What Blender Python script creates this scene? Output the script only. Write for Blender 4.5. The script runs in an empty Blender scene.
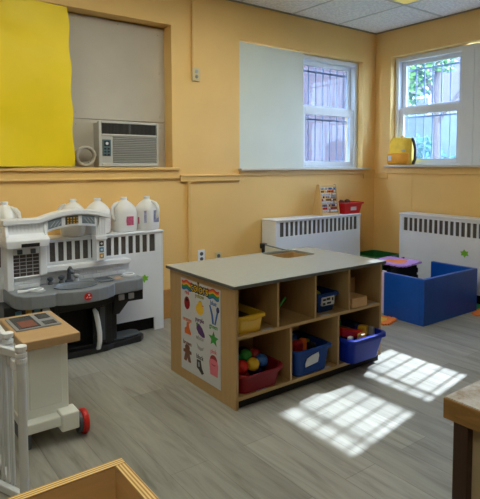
import bpy, bmesh, math, random
from mathutils import Vector, Matrix, noise
random.seed(7)
PI = math.pi
SC = bpy.context.scene
COL = SC.collection

# ------------------------------------------------------------------ materials
def s2l(c):
    def f(v):
        v = v / 255.0
        return v / 12.92 if v <= 0.04045 else ((v + 0.055) / 1.055) ** 2.4
    return (f(c[0]), f(c[1]), f(c[2]), 1.0)

def new_mat(name):
    m = bpy.data.materials.new(name); m.use_nodes = True
    nt = m.node_tree
    return m, nt, nt.nodes['Principled BSDF']

def coords(nt, scale=(1, 1, 1), kind='Object'):
    tc = nt.nodes.new('ShaderNodeTexCoord'); mp = nt.nodes.new('ShaderNodeMapping')
    mp.inputs['Scale'].default_value = scale
    nt.links.new(tc.outputs[kind], mp.inputs['Vector'])
    return mp.outputs['Vector']

def ramp(nt, fac, stops):
    r = nt.nodes.new('ShaderNodeValToRGB')
    els = r.color_ramp.elements
    while len(els) < len(stops): els.new(0.5)
    for e, (p, c) in zip(els, stops): e.position = p; e.color = c
    nt.links.new(fac, r.inputs['Fac'])
    return r.outputs['Color']

def mul(c, k): return (min(c[0]*k, 1), min(c[1]*k, 1), min(c[2]*k, 1), 1)

def mat(name, rgb, rough=0.5, metal=0.0, var=0.08, vscale=6.0, bump=0.0, bscale=60.0, vstretch=(1, 1, 1), spec=0.5):
    m, nt, b = new_mat(name)
    c = s2l(rgb)
    b.inputs['Roughness'].default_value = rough
    b.inputs['Metallic'].default_value = metal
    b.inputs['Specular IOR Level'].default_value = spec
    v = coords(nt, vstretch)
    n = nt.nodes.new('ShaderNodeTexNoise'); n.inputs['Scale'].default_value = vscale; n.inputs['Detail'].default_value = 4
    nt.links.new(v, n.inputs['Vector'])
    nt.links.new(ramp(nt, n.outputs['Fac'], [(0.3, mul(c, 1 - var)), (0.7, mul(c, 1 + var))]), b.inputs['Base Color'])
    if bump:
        n2 = nt.nodes.new('ShaderNodeTexNoise'); n2.inputs['Scale'].default_value = bscale
        nt.links.new(v, n2.inputs['Vector'])
        bp = nt.nodes.new('ShaderNodeBump'); bp.inputs['Strength'].default_value = bump; bp.inputs['Distance'].default_value = 0.01
        nt.links.new(n2.outputs['Fac'], bp.inputs['Height']); nt.links.new(bp.outputs['Normal'], b.inputs['Normal'])
    return m

def wood(name, rgb, stretch=(18, 18, 1.6), var=0.16, rough=0.45):
    m, nt, b = new_mat(name)
    c = s2l(rgb); v = coords(nt, stretch)
    n = nt.nodes.new('ShaderNodeTexNoise'); n.inputs['Scale'].default_value = 3.0; n.inputs['Detail'].default_value = 6; n.inputs['Distortion'].default_value = 0.6
    nt.links.new(v, n.inputs['Vector'])
    nt.links.new(ramp(nt, n.outputs['Fac'], [(0.25, mul(c, 1 - var)), (0.55, c), (0.8, mul(c, 1 + var * .7))]), b.inputs['Base Color'])
    b.inputs['Roughness'].default_value = rough
    return m

def plywood(name, axis):
    m, nt, b = new_mat(name)
    s = [2, 2, 2]; 
    v = coords(nt, (1, 1, 1))
    sep = nt.nodes.new('ShaderNodeSeparateXYZ'); nt.links.new(v, sep.inputs[0])
    mt = nt.nodes.new('ShaderNodeMath'); mt.operation = 'MULTIPLY'; mt.inputs[1].default_value = 2 * PI / 0.0092
    nt.links.new(sep.outputs[axis], mt.inputs[0])
    sn = nt.nodes.new('ShaderNodeMath'); sn.operation = 'SINE'; nt.links.new(mt.outputs[0], sn.inputs[0])
    ad = nt.nodes.new('ShaderNodeMath'); ad.operation = 'MULTIPLY_ADD'; ad.inputs[1].default_value = .5; ad.inputs[2].default_value = .5
    nt.links.new(sn.outputs[0], ad.inputs[0])
    nt.links.new(ramp(nt, ad.outputs[0], [(0.15, s2l((176, 130, 70))), (0.6, s2l((234, 196, 126))), (0.9, s2l((244, 214, 148)))]), b.inputs['Base Color'])
    b.inputs['Roughness'].default_value = .35
    return m

def emit(name, rgb, strength):
    m = bpy.data.materials.new(name); m.use_nodes = True; nt = m.node_tree
    nt.nodes.clear()
    e = nt.nodes.new('ShaderNodeEmission'); o = nt.nodes.new('ShaderNodeOutputMaterial')
    e.inputs['Color'].default_value = s2l(rgb); e.inputs['Strength'].default_value = strength
    nt.links.new(e.outputs[0], o.inputs[0])
    return m

def glass(name, tint=(212, 221, 230), haze=0.025):
    m = bpy.data.materials.new(name); m.use_nodes = True; nt = m.node_tree
    nt.nodes.clear()
    o = nt.nodes.new('ShaderNodeOutputMaterial')
    t = nt.nodes.new('ShaderNodeBsdfTransparent'); t.inputs[0].default_value = s2l(tint)
    g = nt.nodes.new('ShaderNodeBsdfGlossy'); g.inputs['Roughness'].default_value = 0.02
    d = nt.nodes.new('ShaderNodeBsdfTranslucent'); d.inputs[0].default_value = s2l((150, 185, 255))
    mx0 = nt.nodes.new('ShaderNodeMixShader'); mx0.inputs[0].default_value = haze
    nt.links.new(t.outputs[0], mx0.inputs[1]); nt.links.new(d.outputs[0], mx0.inputs[2])
    mx = nt.nodes.new('ShaderNodeMixShader'); mx.inputs[0].default_value = 0.02
    nt.links.new(mx0.outputs[0], mx.inputs[1]); nt.links.new(g.outputs[0], mx.inputs[2])
    nt.links.new(mx.outputs[0], o.inputs[0])
    return m

def jug_plastic():
    m = bpy.data.materials.new('milky_plastic'); m.use_nodes = True; nt = m.node_tree
    b = nt.nodes['Principled BSDF']; o = nt.nodes['Material Output']
    b.inputs['Base Color'].default_value = s2l((240, 241, 242)); b.inputs['Roughness'].default_value = .3
    t = nt.nodes.new('ShaderNodeBsdfTranslucent'); t.inputs[0].default_value = s2l((242, 242, 238))
    n = nt.nodes.new('ShaderNodeTexNoise'); n.inputs['Scale'].default_value = 12
    nt.links.new(coords(nt), n.inputs['Vector'])
    mp = nt.nodes.new('ShaderNodeMapRange'); mp.inputs['To Min'].default_value = .1; mp.inputs['To Max'].default_value = .25
    nt.links.new(n.outputs['Fac'], mp.inputs['Value'])
    mx = nt.nodes.new('ShaderNodeMixShader'); nt.links.new(mp.outputs[0], mx.inputs[0])
    nt.links.new(b.outputs[0], mx.inputs[1]); nt.links.new(t.outputs[0], mx.inputs[2]); nt.links.new(mx.outputs[0], o.inputs[0])
    return m

def floor_mat():
    m, nt, b = new_mat('grey_vinyl_planks')
    tc = nt.nodes.new('ShaderNodeTexCoord')
    mp = nt.nodes.new('ShaderNodeMapping'); mp.inputs['Rotation'].default_value = (0, 0, PI / 2)
    nt.links.new(tc.outputs['Object'], mp.inputs['Vector'])
    br = nt.nodes.new('ShaderNodeTexBrick')
    br.offset = 0.37; br.inputs['Scale'].default_value = 1.0
    br.inputs['Brick Width'].default_value = 1.22; br.inputs['Row Height'].default_value = 0.18
    br.inputs['Mortar Size'].default_value = 0.0012; br.inputs['Mortar Smooth'].default_value = 0.3
    br.inputs['Color1'].default_value = s2l((141, 140, 133)); br.inputs['Color2'].default_value = s2l((162, 161, 154)); br.inputs['Mortar'].default_value = s2l((113, 110, 103))
    nt.links.new(mp.outputs[0], br.inputs['Vector'])
    mp2 = nt.nodes.new('ShaderNodeMapping'); mp2.inputs['Scale'].default_value = (9, 0.9, 1)
    nt.links.new(tc.outputs['Object'], mp2.inputs['Vector'])
    n = nt.nodes.new('ShaderNodeTexNoise'); n.inputs['Scale'].default_value = 2.2; n.inputs['Detail'].default_value = 8; n.inputs['Roughness'].default_value = .62; n.inputs['Distortion'].default_value = .9
    nt.links.new(mp2.outputs[0], n.inputs['Vector'])
    c = ramp(nt, n.outputs['Fac'], [(0.28, (.56, .56, .53, 1)), (0.47, (.92, .91, .9, 1)), (0.7, (1.16, 1.15, 1.14, 1))])
    mx = nt.nodes.new('ShaderNodeMix'); mx.data_type = 'RGBA'; mx.blend_type = 'MULTIPLY'; mx.inputs[0].default_value = 1
    nt.links.new(br.outputs['Color'], mx.inputs[6]); nt.links.new(c, mx.inputs[7])
    nt.links.new(mx.outputs[2], b.inputs['Base Color'])
    b.inputs['Roughness'].default_value = .42
    bp = nt.nodes.new('ShaderNodeBump'); bp.inputs['Strength'].default_value = .12; bp.inputs['Distance'].default_value = .004
    nt.links.new(n.outputs['Fac'], bp.inputs['Height']); nt.links.new(bp.outputs['Normal'], b.inputs['Normal'])
    return m

def brick_mat(name, c1, c2, mortar, w=.22, h=.075):
    m, nt, b = new_mat(name)
    tc = nt.nodes.new('ShaderNodeTexCoord')
    # x+y as the running coordinate so that both wall directions show courses
    sep = nt.nodes.new('ShaderNodeSeparateXYZ'); nt.links.new(tc.outputs['Object'], sep.inputs[0])
    ad = nt.nodes.new('ShaderNodeMath'); nt.links.new(sep.outputs[0], ad.inputs[0]); nt.links.new(sep.outputs[1], ad.inputs[1])
    cb = nt.nodes.new('ShaderNodeCombineXYZ'); nt.links.new(ad.outputs[0], cb.inputs[0]); nt.links.new(sep.outputs[2], cb.inputs[1])
    br = nt.nodes.new('ShaderNodeTexBrick'); br.inputs['Scale'].default_value = 1
    br.inputs['Brick Width'].default_value = w; br.inputs['Row Height'].default_value = h; br.inputs['Mortar Size'].default_value = .008
    br.inputs['Color1'].default_value = s2l(c1); br.inputs['Color2'].default_value = s2l(c2); br.inputs['Mortar'].default_value = s2l(mortar)
    nt.links.new(cb.outputs[0], br.inputs['Vector']); nt.links.new(br.outputs['Color'], b.inputs['Base Color'])
    b.inputs['Roughness'].default_value = .9
    return m

def worn_mat():
    m, nt, b = new_mat('worn_white_laminate')
    v = coords(nt)
    n = nt.nodes.new('ShaderNodeTexNoise'); n.inputs['Scale'].default_value = 9; n.inputs['Detail'].default_value = 7; n.inputs['Roughness'].default_value = .7
    nt.links.new(v, n.inputs['Vector'])
    nt.links.new(ramp(nt, n.outputs['Fac'], [(0.40, s2l((150, 116, 70))), (0.5, s2l((176, 164, 144))), (0.62, s2l((206, 202, 196)))]), b.inputs['Base Color'])
    b.inputs['Roughness'].default_value = .4
    return m

def grille_mat():
    m, nt, b = new_mat('dark_wire_mesh')
    v = coords(nt)
    w = nt.nodes.new('ShaderNodeTexWave'); w.bands_direction = 'Z'; w.inputs['Scale'].default_value = 38
    nt.links.new(v, w.inputs['Vector'])
    nt.links.new(ramp(nt, w.outputs['Fac'], [(0.3, s2l((48, 46, 48))), (0.8, s2l((112, 106, 104)))]), b.inputs['Base Color'])
    b.inputs['Roughness'].default_value = .6
    return m

def ceil_mat():
    m, nt, b = new_mat('white_ceiling_tile')
    v = coords(nt)
    n = nt.nodes.new('ShaderNodeTexNoise'); n.inputs['Scale'].default_value = 45; n.inputs['Detail'].default_value = 5
    nt.links.new(v, n.inputs['Vector'])
    nt.links.new(ramp(nt, n.outputs['Fac'], [(0.35, s2l((222, 225, 231))), (0.6, s2l((248, 249, 252)))]), b.inputs['Base Color'])
    b.inputs['Roughness'].default_value = .9
    return m

M = {}
M['wall'] = mat('golden_wall_paint', (237, 196, 123), .6, var=.035, vscale=2.5, bump=.05, bscale=90)
M['wall_trim'] = mat('golden_trim_paint', (229, 189, 118), .4, var=.03)
M['shell'] = mat('bounce_cutting_paint', (150, 128, 96), .7, var=.03)  # unseen walls coloured darker to cut bounce light in the room
M['floor'] = floor_mat()
M['ceil'] = ceil_mat()
M['tbar'] = mat('grey_ceiling_grid', (200, 204, 204), .5, var=.03)
M['angle'] = mat('dark_ceiling_angle', (150, 140, 120), .6, var=.05)
M['base'] = wood('tan_baseboard', (190, 140, 80), (2, 18, 18), .08)
M['white_board'] = mat('white_painted_board', (216, 222, 212), .55, var=.025, vscale=3)
M['grey_board'] = mat('grey_painted_plywood', (190, 182, 168), .75, var=.05, vscale=4)
M['window_white'] = mat('white_window_frame', (222, 228, 236), .4, var=.02)
M['sill'] = mat('painted_sill', (206, 200, 184), .45, var=.05)
M['glass'] = glass('window_glass')
M['bars'] = mat('grey_iron', (138, 146, 164), .6, var=.1)
M['rad'] = mat('white_radiator_enamel', (226, 230, 236), .4, var=.02)
M['mesh'] = grille_mat()
M['black'] = mat('black_plastic', (26, 28, 32), .4, var=.1)
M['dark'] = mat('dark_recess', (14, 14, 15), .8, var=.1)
M['steel'] = mat('grey_steel', (150, 152, 152), .35, .8, var=.05)
M['brass'] = mat('beige_plate', (214, 196, 150), .5, var=.03)
M['white_plastic'] = mat('white_plastic', (232, 236, 242), .38, var=.02)
M['gate'] = mat('gate_white_plastic', (214, 220, 226), .4, var=.03)
M['jug'] = jug_plastic()
M['pink_label'] = mat('pink_label', (196, 92, 130), .5, var=.25, vscale=60)
M['blue_label'] = mat('lilac_label', (150, 156, 190), .5, var=.3, vscale=60)
M['counter'] = mat('grey_counter_plastic', (128, 134, 142), .42, var=.05, vscale=30)
M['dgrey'] = mat('dark_grey_plastic', (74, 80, 88), .4, var=.05)
M['lgrey'] = mat('light_grey_plastic', (170, 175, 180), .4, var=.04)
M['decal'] = mat('slate_decal', (112, 128, 142), .5, var=.15, vscale=40)
M['decal2'] = mat('dark_jar_decal', (70, 68, 62), .5, var=.5, vscale=90)
M['lattice'] = mat('dark_window_decal', (66, 56, 58), .5, var=.3, vscale=50)
M['red'] = mat('red_plastic', (200, 36, 28), .4, var=.05)
M['sink'] = mat('sink_grey', (120, 128, 140), .3, var=.04)
M['tan_sticker'] = mat('tan_sticker', (186, 150, 118), .5, var=.15, vscale=40)
M['sky_sticker'] = mat('blue_sticker', (90, 140, 175), .5, var=.3, vscale=60)
M['gold_sticker'] = mat('gold_sticker', (190, 150, 70), .5, var=.3, vscale=60)
M['tan_top'] = wood('tan_counter_wood', (184, 150, 108), (3, 16, 16), .07, .4)
M['cart_body'] = mat('cream_plastic', (242, 246, 242), .45, var=.02)
M['cook'] = mat('grey_cook_panel', (134, 138, 144), .4, var=.05)
M['screen'] = mat('dark_screen', (48, 52, 58), .25, var=.1)
M['redpic'] = mat('red_brown_picture', (116, 62, 52), .4, var=.25, vscale=30)
M['birch'] = wood('birch_panel', (180, 148, 100), (14, 14, 1.8), .10)
M['birch_h'] = wood('birch_shelf', (184, 152, 102), (1.8, 14, 14), .10)
M['laminate'] = mat('grey_laminate', (154, 159, 158), .24, var=.02, vscale=40)
M['lam_edge'] = mat('dark_laminate_edge', (92, 92, 90), .5, var=.05)
M['ply_x'] = plywood('plywood_edge_across', 0)
M['ply_y'] = plywood('plywood_edge_along', 1)
M['birch_in'] = wood('bin_floor_wood', (196, 152, 88), (2, 14, 14), .1)
M['birch_bin'] = wood('birch_bin_wood', (208, 178, 130), (14, 1.8, 14), .1)
M['birch_bin2'] = wood('birch_bin_front', (210, 180, 130), (1.8, 14, 14), .1)
M['paper'] = mat('white_paper', (196, 199, 205), .6, var=.02)
M['yellow_paper'] = mat('yellow_paper', (238, 208, 12), .5, var=.05, vscale=3)
M['ac'] = mat('ac_grey_plastic', (188, 186, 178), .5, var=.03)
M['ac_dark'] = mat('ac_dark_grille', (70, 68, 66), .6, var=.1)
M['ac_slat'] = mat('ac_slat', (150, 148, 143), .5, var=.04)
M['ac_panel'] = mat('ac_control', (84, 104, 108), .4, var=.1)
M['hose'] = mat('beige_grey_hose', (176, 170, 156), .5, var=.06)
M['blue_bench'] = mat('blue_paint', (4, 78, 178), .36, var=.08, vscale=8)
M['blue_bin'] = mat('blue_bin_plastic', (10, 40, 152), .45, var=.05, spec=.25)
M['navy_bin'] = mat('navy_bin_plastic', (16, 56, 124), .5, var=.05, spec=.25)
M['yellow_bin'] = mat('yellow_bin_plastic', (226, 184, 42), .4, var=.05)
M['red_bin'] = mat('maroon_bin_plastic', (124, 18, 28), .5, var=.06, spec=.25)
M['red_bin2'] = mat('scarlet_bin_plastic', (206, 22, 28), .38, var=.04)
M['green_tub'] = mat('green_tub_plastic', (10, 96, 44), .45, var=.06)
M['brown'] = mat('dark_brown', (82, 54, 38), .7, var=.3, vscale=30)
M['desk_edge'] = wood('dark_desk_edge', (150, 112, 60), (14, 3, 14), .35)
M['desk_top'] = worn_mat()
M['desk_leg'] = wood('dark_brown_leg', (56, 34, 24), (14, 14, 2), .15)
M['desk_panel'] = mat('beige_panel', (196, 176, 142), .6, var=.03)
M['foam_black'] = mat('black_foam', (26, 26, 30), .9, var=.1)
M['foam_purple'] = mat('lilac_foam', (184, 140, 212), .85, var=.06)
M['foam_orange'] = mat('orange_foam', (232, 130, 66), .85, var=.05)
M['foam_green'] = mat('green_foam', (70, 196, 120), .85, var=.05)
M['foam_pale'] = mat('pale_lilac_foam', (222, 204, 236), .85, var=.05)
M['bag'] = mat('yellow_nylon', (232, 190, 44), .6, var=.12, vscale=14, bump=.25, bscale=14)
M['bag2'] = mat('amber_nylon', (222, 150, 18), .6, var=.08, vscale=14)
M['leaf'] = mat('leaf_green', (120, 186, 50), .5, var=.1)
for k, c in dict(teal=(20, 130, 140), green=(40, 140, 50), blue=(36, 96, 176), yellow=(226, 184, 40), crimson=(150, 30, 40), orange=(226, 108, 34), navy=(24, 44, 110), olive=(150, 150, 40), purple=(84, 44, 110), pink=(214, 110, 130), brown2=(112, 64, 40), white=(220, 222, 226), ink=(24, 24, 26), grey=(150, 154, 160)).items():
    M[k] = mat(k + '_toy_paint', c, .4, var=.05)
M['bead_wood'] = wood('pale_wood', (214, 178, 120), (14, 14, 3), .1)
M['block'] = wood('pale_block_wood', (214, 172, 122), (3, 16, 16), .1)
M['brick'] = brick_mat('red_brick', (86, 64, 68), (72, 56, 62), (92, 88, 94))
M['brick2'] = brick_mat('pale_brick', (104, 90, 104), (94, 82, 98), (112, 108, 118))
M['lawn'] = mat('lawn', (62, 78, 48), .95, var=.25, vscale=3)
M['path'] = mat('pale_concrete', (182, 182, 178), .9, var=.06)
M['bark'] = mat('grey_bark', (96, 84, 76), .9, var=.25, vscale=12, vstretch=(3, 3, .6))
M['foliage'] = mat('tree_leaves', (104, 150, 62), .6, var=.3, vscale=3)
M['hedge'] = mat('hedge_leaves', (82, 130, 110), .7, var=.3, vscale=4)
M['tarp'] = mat('pale_stone_wall', (140, 152, 156), .8, var=.08)
M['diff_dim'] = emit('yellowed_diffuser', (255, 240, 150), .42)
M['diff'] = emit('fill_diffuser', (252, 252, 234), 7.0)  # glow of the added ceiling panels out of view

# ------------------------------------------------------------------ mesh helpers
class MB:
    def __init__(s): s.bm = bmesh.new()
    def box(s, x0, x1, y0, y1, z0, z1):
        v = [s.bm.verts.new(p) for p in ((x0,y0,z0),(x1,y0,z0),(x1,y1,z0),(x0,y1,z0),(x0,y0,z1),(x1,y0,z1),(x1,y1,z1),(x0,y1,z1))]
        for f in ((3,2,1,0),(4,5,6,7),(0,1,5,4),(1,2,6,5),(2,3,7,6),(3,0,4,7)): s.bm.faces.new([v[i] for i in f])
        return s
    def loft(s, rings, cap0=True, cap1=True, closed=True):
        vs = [[s.bm.verts.new(p) for p in r] for r in rings]
        n = len(rings[0])
        for a, b in zip(vs, vs[1:]):
            for i in range(n if closed else n - 1):
                j = (i + 1) % n
                s.bm.faces.new((a[i], a[j], b[j], b[i]))
        if cap0: s.bm.faces.new(list(reversed(vs[0])))
        if cap1: s.bm.faces.new(vs[-1])
        return s
    def prism(s, poly, a, b, axis='z'):
        def P(u, v, w):
            return {'z': (u, v, w), 'y': (u, w, v), 'x': (w, u, v)}[axis]
        r0 = [P(u, v, a) for u, v in poly]; r1 = [P(u, v, b) for u, v in poly]
        return s.loft([r0, r1])
    def cyl(s, p0, p1, r0, r1=None, n=20):
        r1 = r0 if r1 is None else r1
        p0 = Vector(p0); p1 = Vector(p1); d = (p1 - p0).normalized()
        a = d.orthogonal().normalized(); b = d.cross(a)
        R = lambda p, r: [p + (a * math.cos(t) + b * math.sin(t)) * r for t in [2 * PI * i / n for i in range(n)]]
        return s.loft([R(p0, r0), R(p1, r1)])
    def lathe(s, prof, c=(0, 0, 0), n=24):
        rings = [[(c[0] + r * math.cos(2*PI*i/n), c[1] + r * math.sin(2*PI*i/n), c[2] + z) for i in range(n)] for r, z in prof]
        return s.loft(rings)
    def tube(s, pts, r, n=8, closed=False):
        pts = [Vector(p) for p in pts]; rings = []; up = None
        N = len(pts)
        for i, p in enumerate(pts):
            if closed: d = (pts[(i+1) % N] - pts[i-1]).normalized()
            else: d = (pts[min(i+1, N-1)] - pts[max(i-1, 0)]).normalized()
            if up is None: up = d.orthogonal().normalized()
            a = (up - d * up.dot(d)).normalized(); b = d.cross(a); up = a
            rr = r[i] if isinstance(r, (list, tuple)) else r
            rings.append([p + (a * math.cos(2*PI*k/n) + b * math.sin(2*PI*k/n)) * rr for k in range(n)])
        if closed: rings.append(rings[0]); return s.loft(rings, False, False)
        return s.loft(rings)
    def ball(s, c, r, sx=1, sy=1, sz=1, seg=20, rings=12):
        prof = []
        c = Vector(c)
        rs = []
        for i in range(1, rings):
            t = PI * i / rings
            rs.append([(c.x + sx*r*math.sin(t)*math.cos(2*PI*k/seg), c.y + sy*r*math.sin(t)*math.sin(2*PI*k/seg), c.z - sz*r*math.cos(t)) for k in range(seg)])
        return s.loft(rs)
    def xf(s, m):
        bmesh.ops.transform(s.bm, matrix=m, verts=s.bm.verts); return s

def rrect(cx, cy, w, d, r, z, n=5):
    out = []
    r = min(r, w/2 - 1e-4, d/2 - 1e-4)
    for (sx, sy, a0) in ((1, 1, 0), (-1, 1, PI/2), (-1, -1, PI), (1, -1, 1.5*PI)):
        for k in range(n + 1):
            t = a0 + (PI/2) * k / n
            out.append((cx + sx*(w/2 - r) + r*math.cos(t), cy + sy*(d/2 - r) + r*math.sin(t), z))
    return out

ORG = {}
def link(o, parent, org):
    COL.objects.link(o)
    if parent is not None: o.parent = parent
    ORG[o.name] = org

def build(name, mb, m, parent=None, loc=None, bev=0, smooth=False, local=False, bseg=2):
    """Link the collected shape as ONE mesh object; world coordinates unless local."""
    bm = mb.bm
    bmesh.ops.recalc_face_normals(bm, faces=bm.faces)
    if parent is not None: org = ORG[parent.name]
    else: org = Vector(loc) if loc is not None else Vector((0, 0, 0))
    if not local: bmesh.ops.translate(bm, vec=-org, verts=bm.verts)
    me = bpy.data.meshes.new(name); bm.to_mesh(me); bm.free()
    if smooth:
        for p in me.polygons: p.use_smooth = True
    me.materials.append(m)
    o = bpy.data.objects.new(name, me)
    if parent is None: o.location = org
    link(o, parent, org)
    if bev:
        b = o.modifiers.new('bevel', 'BEVEL'); b.width = bev; b.segments = bseg; b.limit_method = 'ANGLE'; b.angle_limit = math.radians(40)
    if smooth:
        try:
            e = o.modifiers.new('split', 'EDGE_SPLIT'); e.split_angle = math.radians(38)
        except Exception: pass
    return o

def thing(name, label, cat, loc=(0, 0, 0), group=None, rz=0):
    o = bpy.data.objects.new(name, None); o.location = loc; o.rotation_euler = (0, 0, rz)
    o.empty_display_size = .05
    link(o, None, Vector(loc)); tag(o, label, cat, group); return o

def tag(o, label, cat, group=None):
    o['label'] = label; o['category'] = cat
    if group: o['group'] = group
    return o

def struct(o): o['kind'] = 'structure'; return o

def dup(root, loc, label, rz=None):
    r = root.copy(); COL.objects.link(r); r.location = loc; r['label'] = label
    if rz is not None: r.rotation_euler = (0, 0, rz)
    ORG[r.name] = Vector(loc)
    for ch in list(root.children):
        c = ch.copy(); COL.objects.link(c); c.parent = r; ORG[c.name] = Vector(loc)
        for g in ch.children:
            d = g.copy(); COL.objects.link(d); d.parent = c
    return r

def cut(o, mb):
    """Carve the cutter shape (in o's own coordinates) out of o's mesh."""
    bmesh.ops.recalc_face_normals(mb.bm, faces=mb.bm.faces)
    me = bpy.data.meshes.new('cutter'); mb.bm.to_mesh(me); mb.bm.free()
    c = bpy.data.objects.new('cutter', me); COL.objects.link(c)
    c.matrix_world = o.matrix_world.copy()
    c.location = ORG[o.name]
    md = o.modifiers.new('cut', 'BOOLEAN'); md.operation = 'DIFFERENCE'; md.object = c; md.solver = 'EXACT'
    mods = [x for x in o.modifiers if x != md]
    show = [(x, x.show_viewport) for x in mods]
    for x in mods: x.show_viewport = False
    bpy.context.view_layer.update()
    dg = bpy.context.evaluated_depsgraph_get()
    ev = o.evaluated_get(dg)
    nm = bpy.data.meshes.new_from_object(ev)
    o.modifiers.remove(md)
    o.data = nm
    for x, s_ in show: x.show_viewport = s_
    bpy.data.objects.remove(c)

def text_bm(txt, size, offset=0.0, extrude=0.0008):
    cu = bpy.data.curves.new('lettering', 'FONT'); cu.body = txt; cu.size = size; cu.offset = offset; cu.extrude = extrude
    cu.align_x = 'CENTER'
    o = bpy.data.objects.new('lettering', cu); COL.objects.link(o)
    bpy.context.view_layer.update()
    me = bpy.data.meshes.new_from_object(o.evaluated_get(bpy.context.evaluated_depsgraph_get()))
    bpy.data.objects.remove(o)
    mb = MB(); mb.bm.from_mesh(me)
    return mb

def cloud(fn, spots):
    pass

# ------------------------------------------------------------------ camera
H_CAM = 1.25
cam_d = bpy.data.cameras.new('camera'); cam = bpy.data.objects.new('camera', cam_d); COL.objects.link(cam)
YAW, PITCH, FPX, PX, PY = 0.9117, 0.061, 525.5, 259.97, 197.6
cam.location = (-4.5694, -3.8318, H_CAM)
fw = Vector((math.cos(YAW)*math.cos(PITCH), math.sin(YAW)*math.cos(PITCH), -math.sin(PITCH)))
cam.rotation_euler = fw.to_track_quat('-Z', 'Y').to_euler()
cam_d.sensor_fit = 'AUTO'; cam_d.sensor_width = 36
cam_d.lens = FPX / 499 * 36
cam_d.shift_x = -(PX - 240) / 499
cam_d.shift_y = (PY - 249.5) / 499
cam_d.clip_start = .02
SC.camera = cam

# ------------------------------------------------------------------ room shell
HC = 2.684
XL, YF = -6.3, -5.8          # far left wall, wall behind the camera
T = .25
o = struct(build('floor', MB().box(XL, 0, YF, 0, -.1, 0), M['floor']))
o = struct(build('ceiling', MB().box(XL, 0, YF, 0, HC, HC + .12), M['ceil']))
# back wall with the alcove and the window opening
A0, A1, AZ0, AZ1 = -4.9, -2.503, 1.235, 2.377
W0, W1, WZ0, WZ1 = -1.832, -.197, 1.222, 2.358
b = MB()
b.box(XL - T, A0, 0, T, -.1, HC + .12); b.box(A0, A1, 0, T, -.1, AZ0); b.box(A0, A1, 0, T, AZ1, HC + .12)
b.box(A1, W0, 0, T, -.1, HC + .12); b.box(W0, W1, 0, T, -.1, WZ0); b.box(W0, W1, 0, T, WZ1, HC + .12)
b.box(W1, 0, 0, T, -.1, HC + .12)
struct(build('wall_back', b, M['wall']))
R0, R1, RZ0, RZ1 = -.207, -1.99, 1.255, 2.40
b = MB()
b.box(0, T, R0, T, -.1, HC + .12); b.box(0, T, R1, R0, -.1, RZ0); b.box(0, T, R1, R0, RZ1, HC + .12); b.box(0, T, YF - T, R1, -.1, HC + .12)
struct(build('wall_right', b, M['wall']))
struct(build('wall_left', MB().box(XL - T, XL, YF - T, 0, -.1, HC + .12), M['shell']))
struct(build('wall_front', MB().box(XL, 0, YF - T, YF, -.1, HC + .12), M['shell']))
# grey boarded back of the alcove
b = MB(); b.box(A0, A1, .125, .15, 1.604, AZ1 - .012); b.box(A0, A1, .125, .15, AZ0, 1.598); b.box(A0, A1, .15, .2, AZ0, AZ1)
for sx, sz in ((-3.24, 2.33), (-2.9, 2.345), (-2.56, 2.31), (-3.24, 1.65), (-2.55, 1.65), (-3.24, 1.56), (-2.55, 1.56), (-2.55, 2.0)):
    b.cyl((sx, .118, sz), (sx, .13, sz), .006, n=8)
struct(build('wall_alcove', b, M['grey_board']))
# ceiling grid
b = MB()
for k in range(1, 11): b.box(-.61*k - .008, -.61*k + .008, YF, 0, HC - .004, HC + .001)
for k in range(0, 5): b.box(XL, 0, -.83 - 1.22*k - .011, -.83 - 1.22*k + .011, HC - .004, HC + .001)
struct(build('trim_1', b, M['tbar']))
b = MB(); b.box(XL, 0, -.014, 0, HC - .012, HC + .001); b.box(-.014, 0, YF, -.014, HC - .012, HC + .001)
struct(build('trim_2', b, M['angle']))
# rails, sills, aprons
b = MB(); b.box(-2.44, -1.84, -.022, 0, 1.115, 1.17); b.box(-2.44, -1.84, -.030, 0, 1.158, 1.172)
struct(build('trim_3', b, M['wall_trim'], bev=.004))
b = MB(); b.box(A0, -2.45, -.035, .125, 1.212, 1.236); b.box(A0, -2.452, -.016, 0, 1.15, 1.212); b.box(A0, -2.452, -.022, 0, 1.142, 1.158)
struct(build('trim_4', b, M['wall_trim'], bev=.004))
b = MB(); b.box(-1.846, -.12, -.05, .12, 1.205, 1.2255)
struct(build('trim_5', b, M['sill'], bev=.004))
b = MB(); b.box(-1.84, 0, -.012, 0, 1.158, 1.205); b.box(-.185, 0, -.013, 0, 1.11, 1.168)
struct(build('trim_6', b, M['wall_trim'], bev=.003))
b = MB(); b.box(-.05, .12, -2.2, -.175, 1.234, 1.2555)
struct(build('trim_7', b, M['sill'], bev=.004))
b = MB(); b.box(-.012, 0, YF, -.19, 1.165, 1.234); b.box(-.013, 0, -.19, 0, 1.11, 1.168); b.box(-.004, 0, -.502, -.496, .1, 1.165)
struct(build('trim_8', b, M['wall_trim'], bev=.003))
struct(build('trim_9', MB().box(-2.372, -2.338, -.022, 0, .22, 1.115), M['wall_trim'], bev=.006))
b = MB(); b.box(XL, 0, -.022, 0, 0, .235); b.box(XL, 0, -.028, 0, .222, .238)
struct(build('baseboard_back', b, M['base'], bev=.003))
struct(build('baseboard_right', MB().box(-.022, 0, YF, -.028, 0, .235), M['base'], bev=.003))
# white boards closing part of the window openings
struct(build('trim_10', MB().box(W0, -1.052, .018, .034, 1.2255, WZ1 - .012), M['white_board']))
b = MB(); b.box(.07, .09, -1.232, -1.0, 1.2555, RZ1 - .012); b.box(.062, .07, -1.122, -1.112, 1.2555, RZ1 - .012)
struct(build('trim_11', b, M['window_white']))

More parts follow.
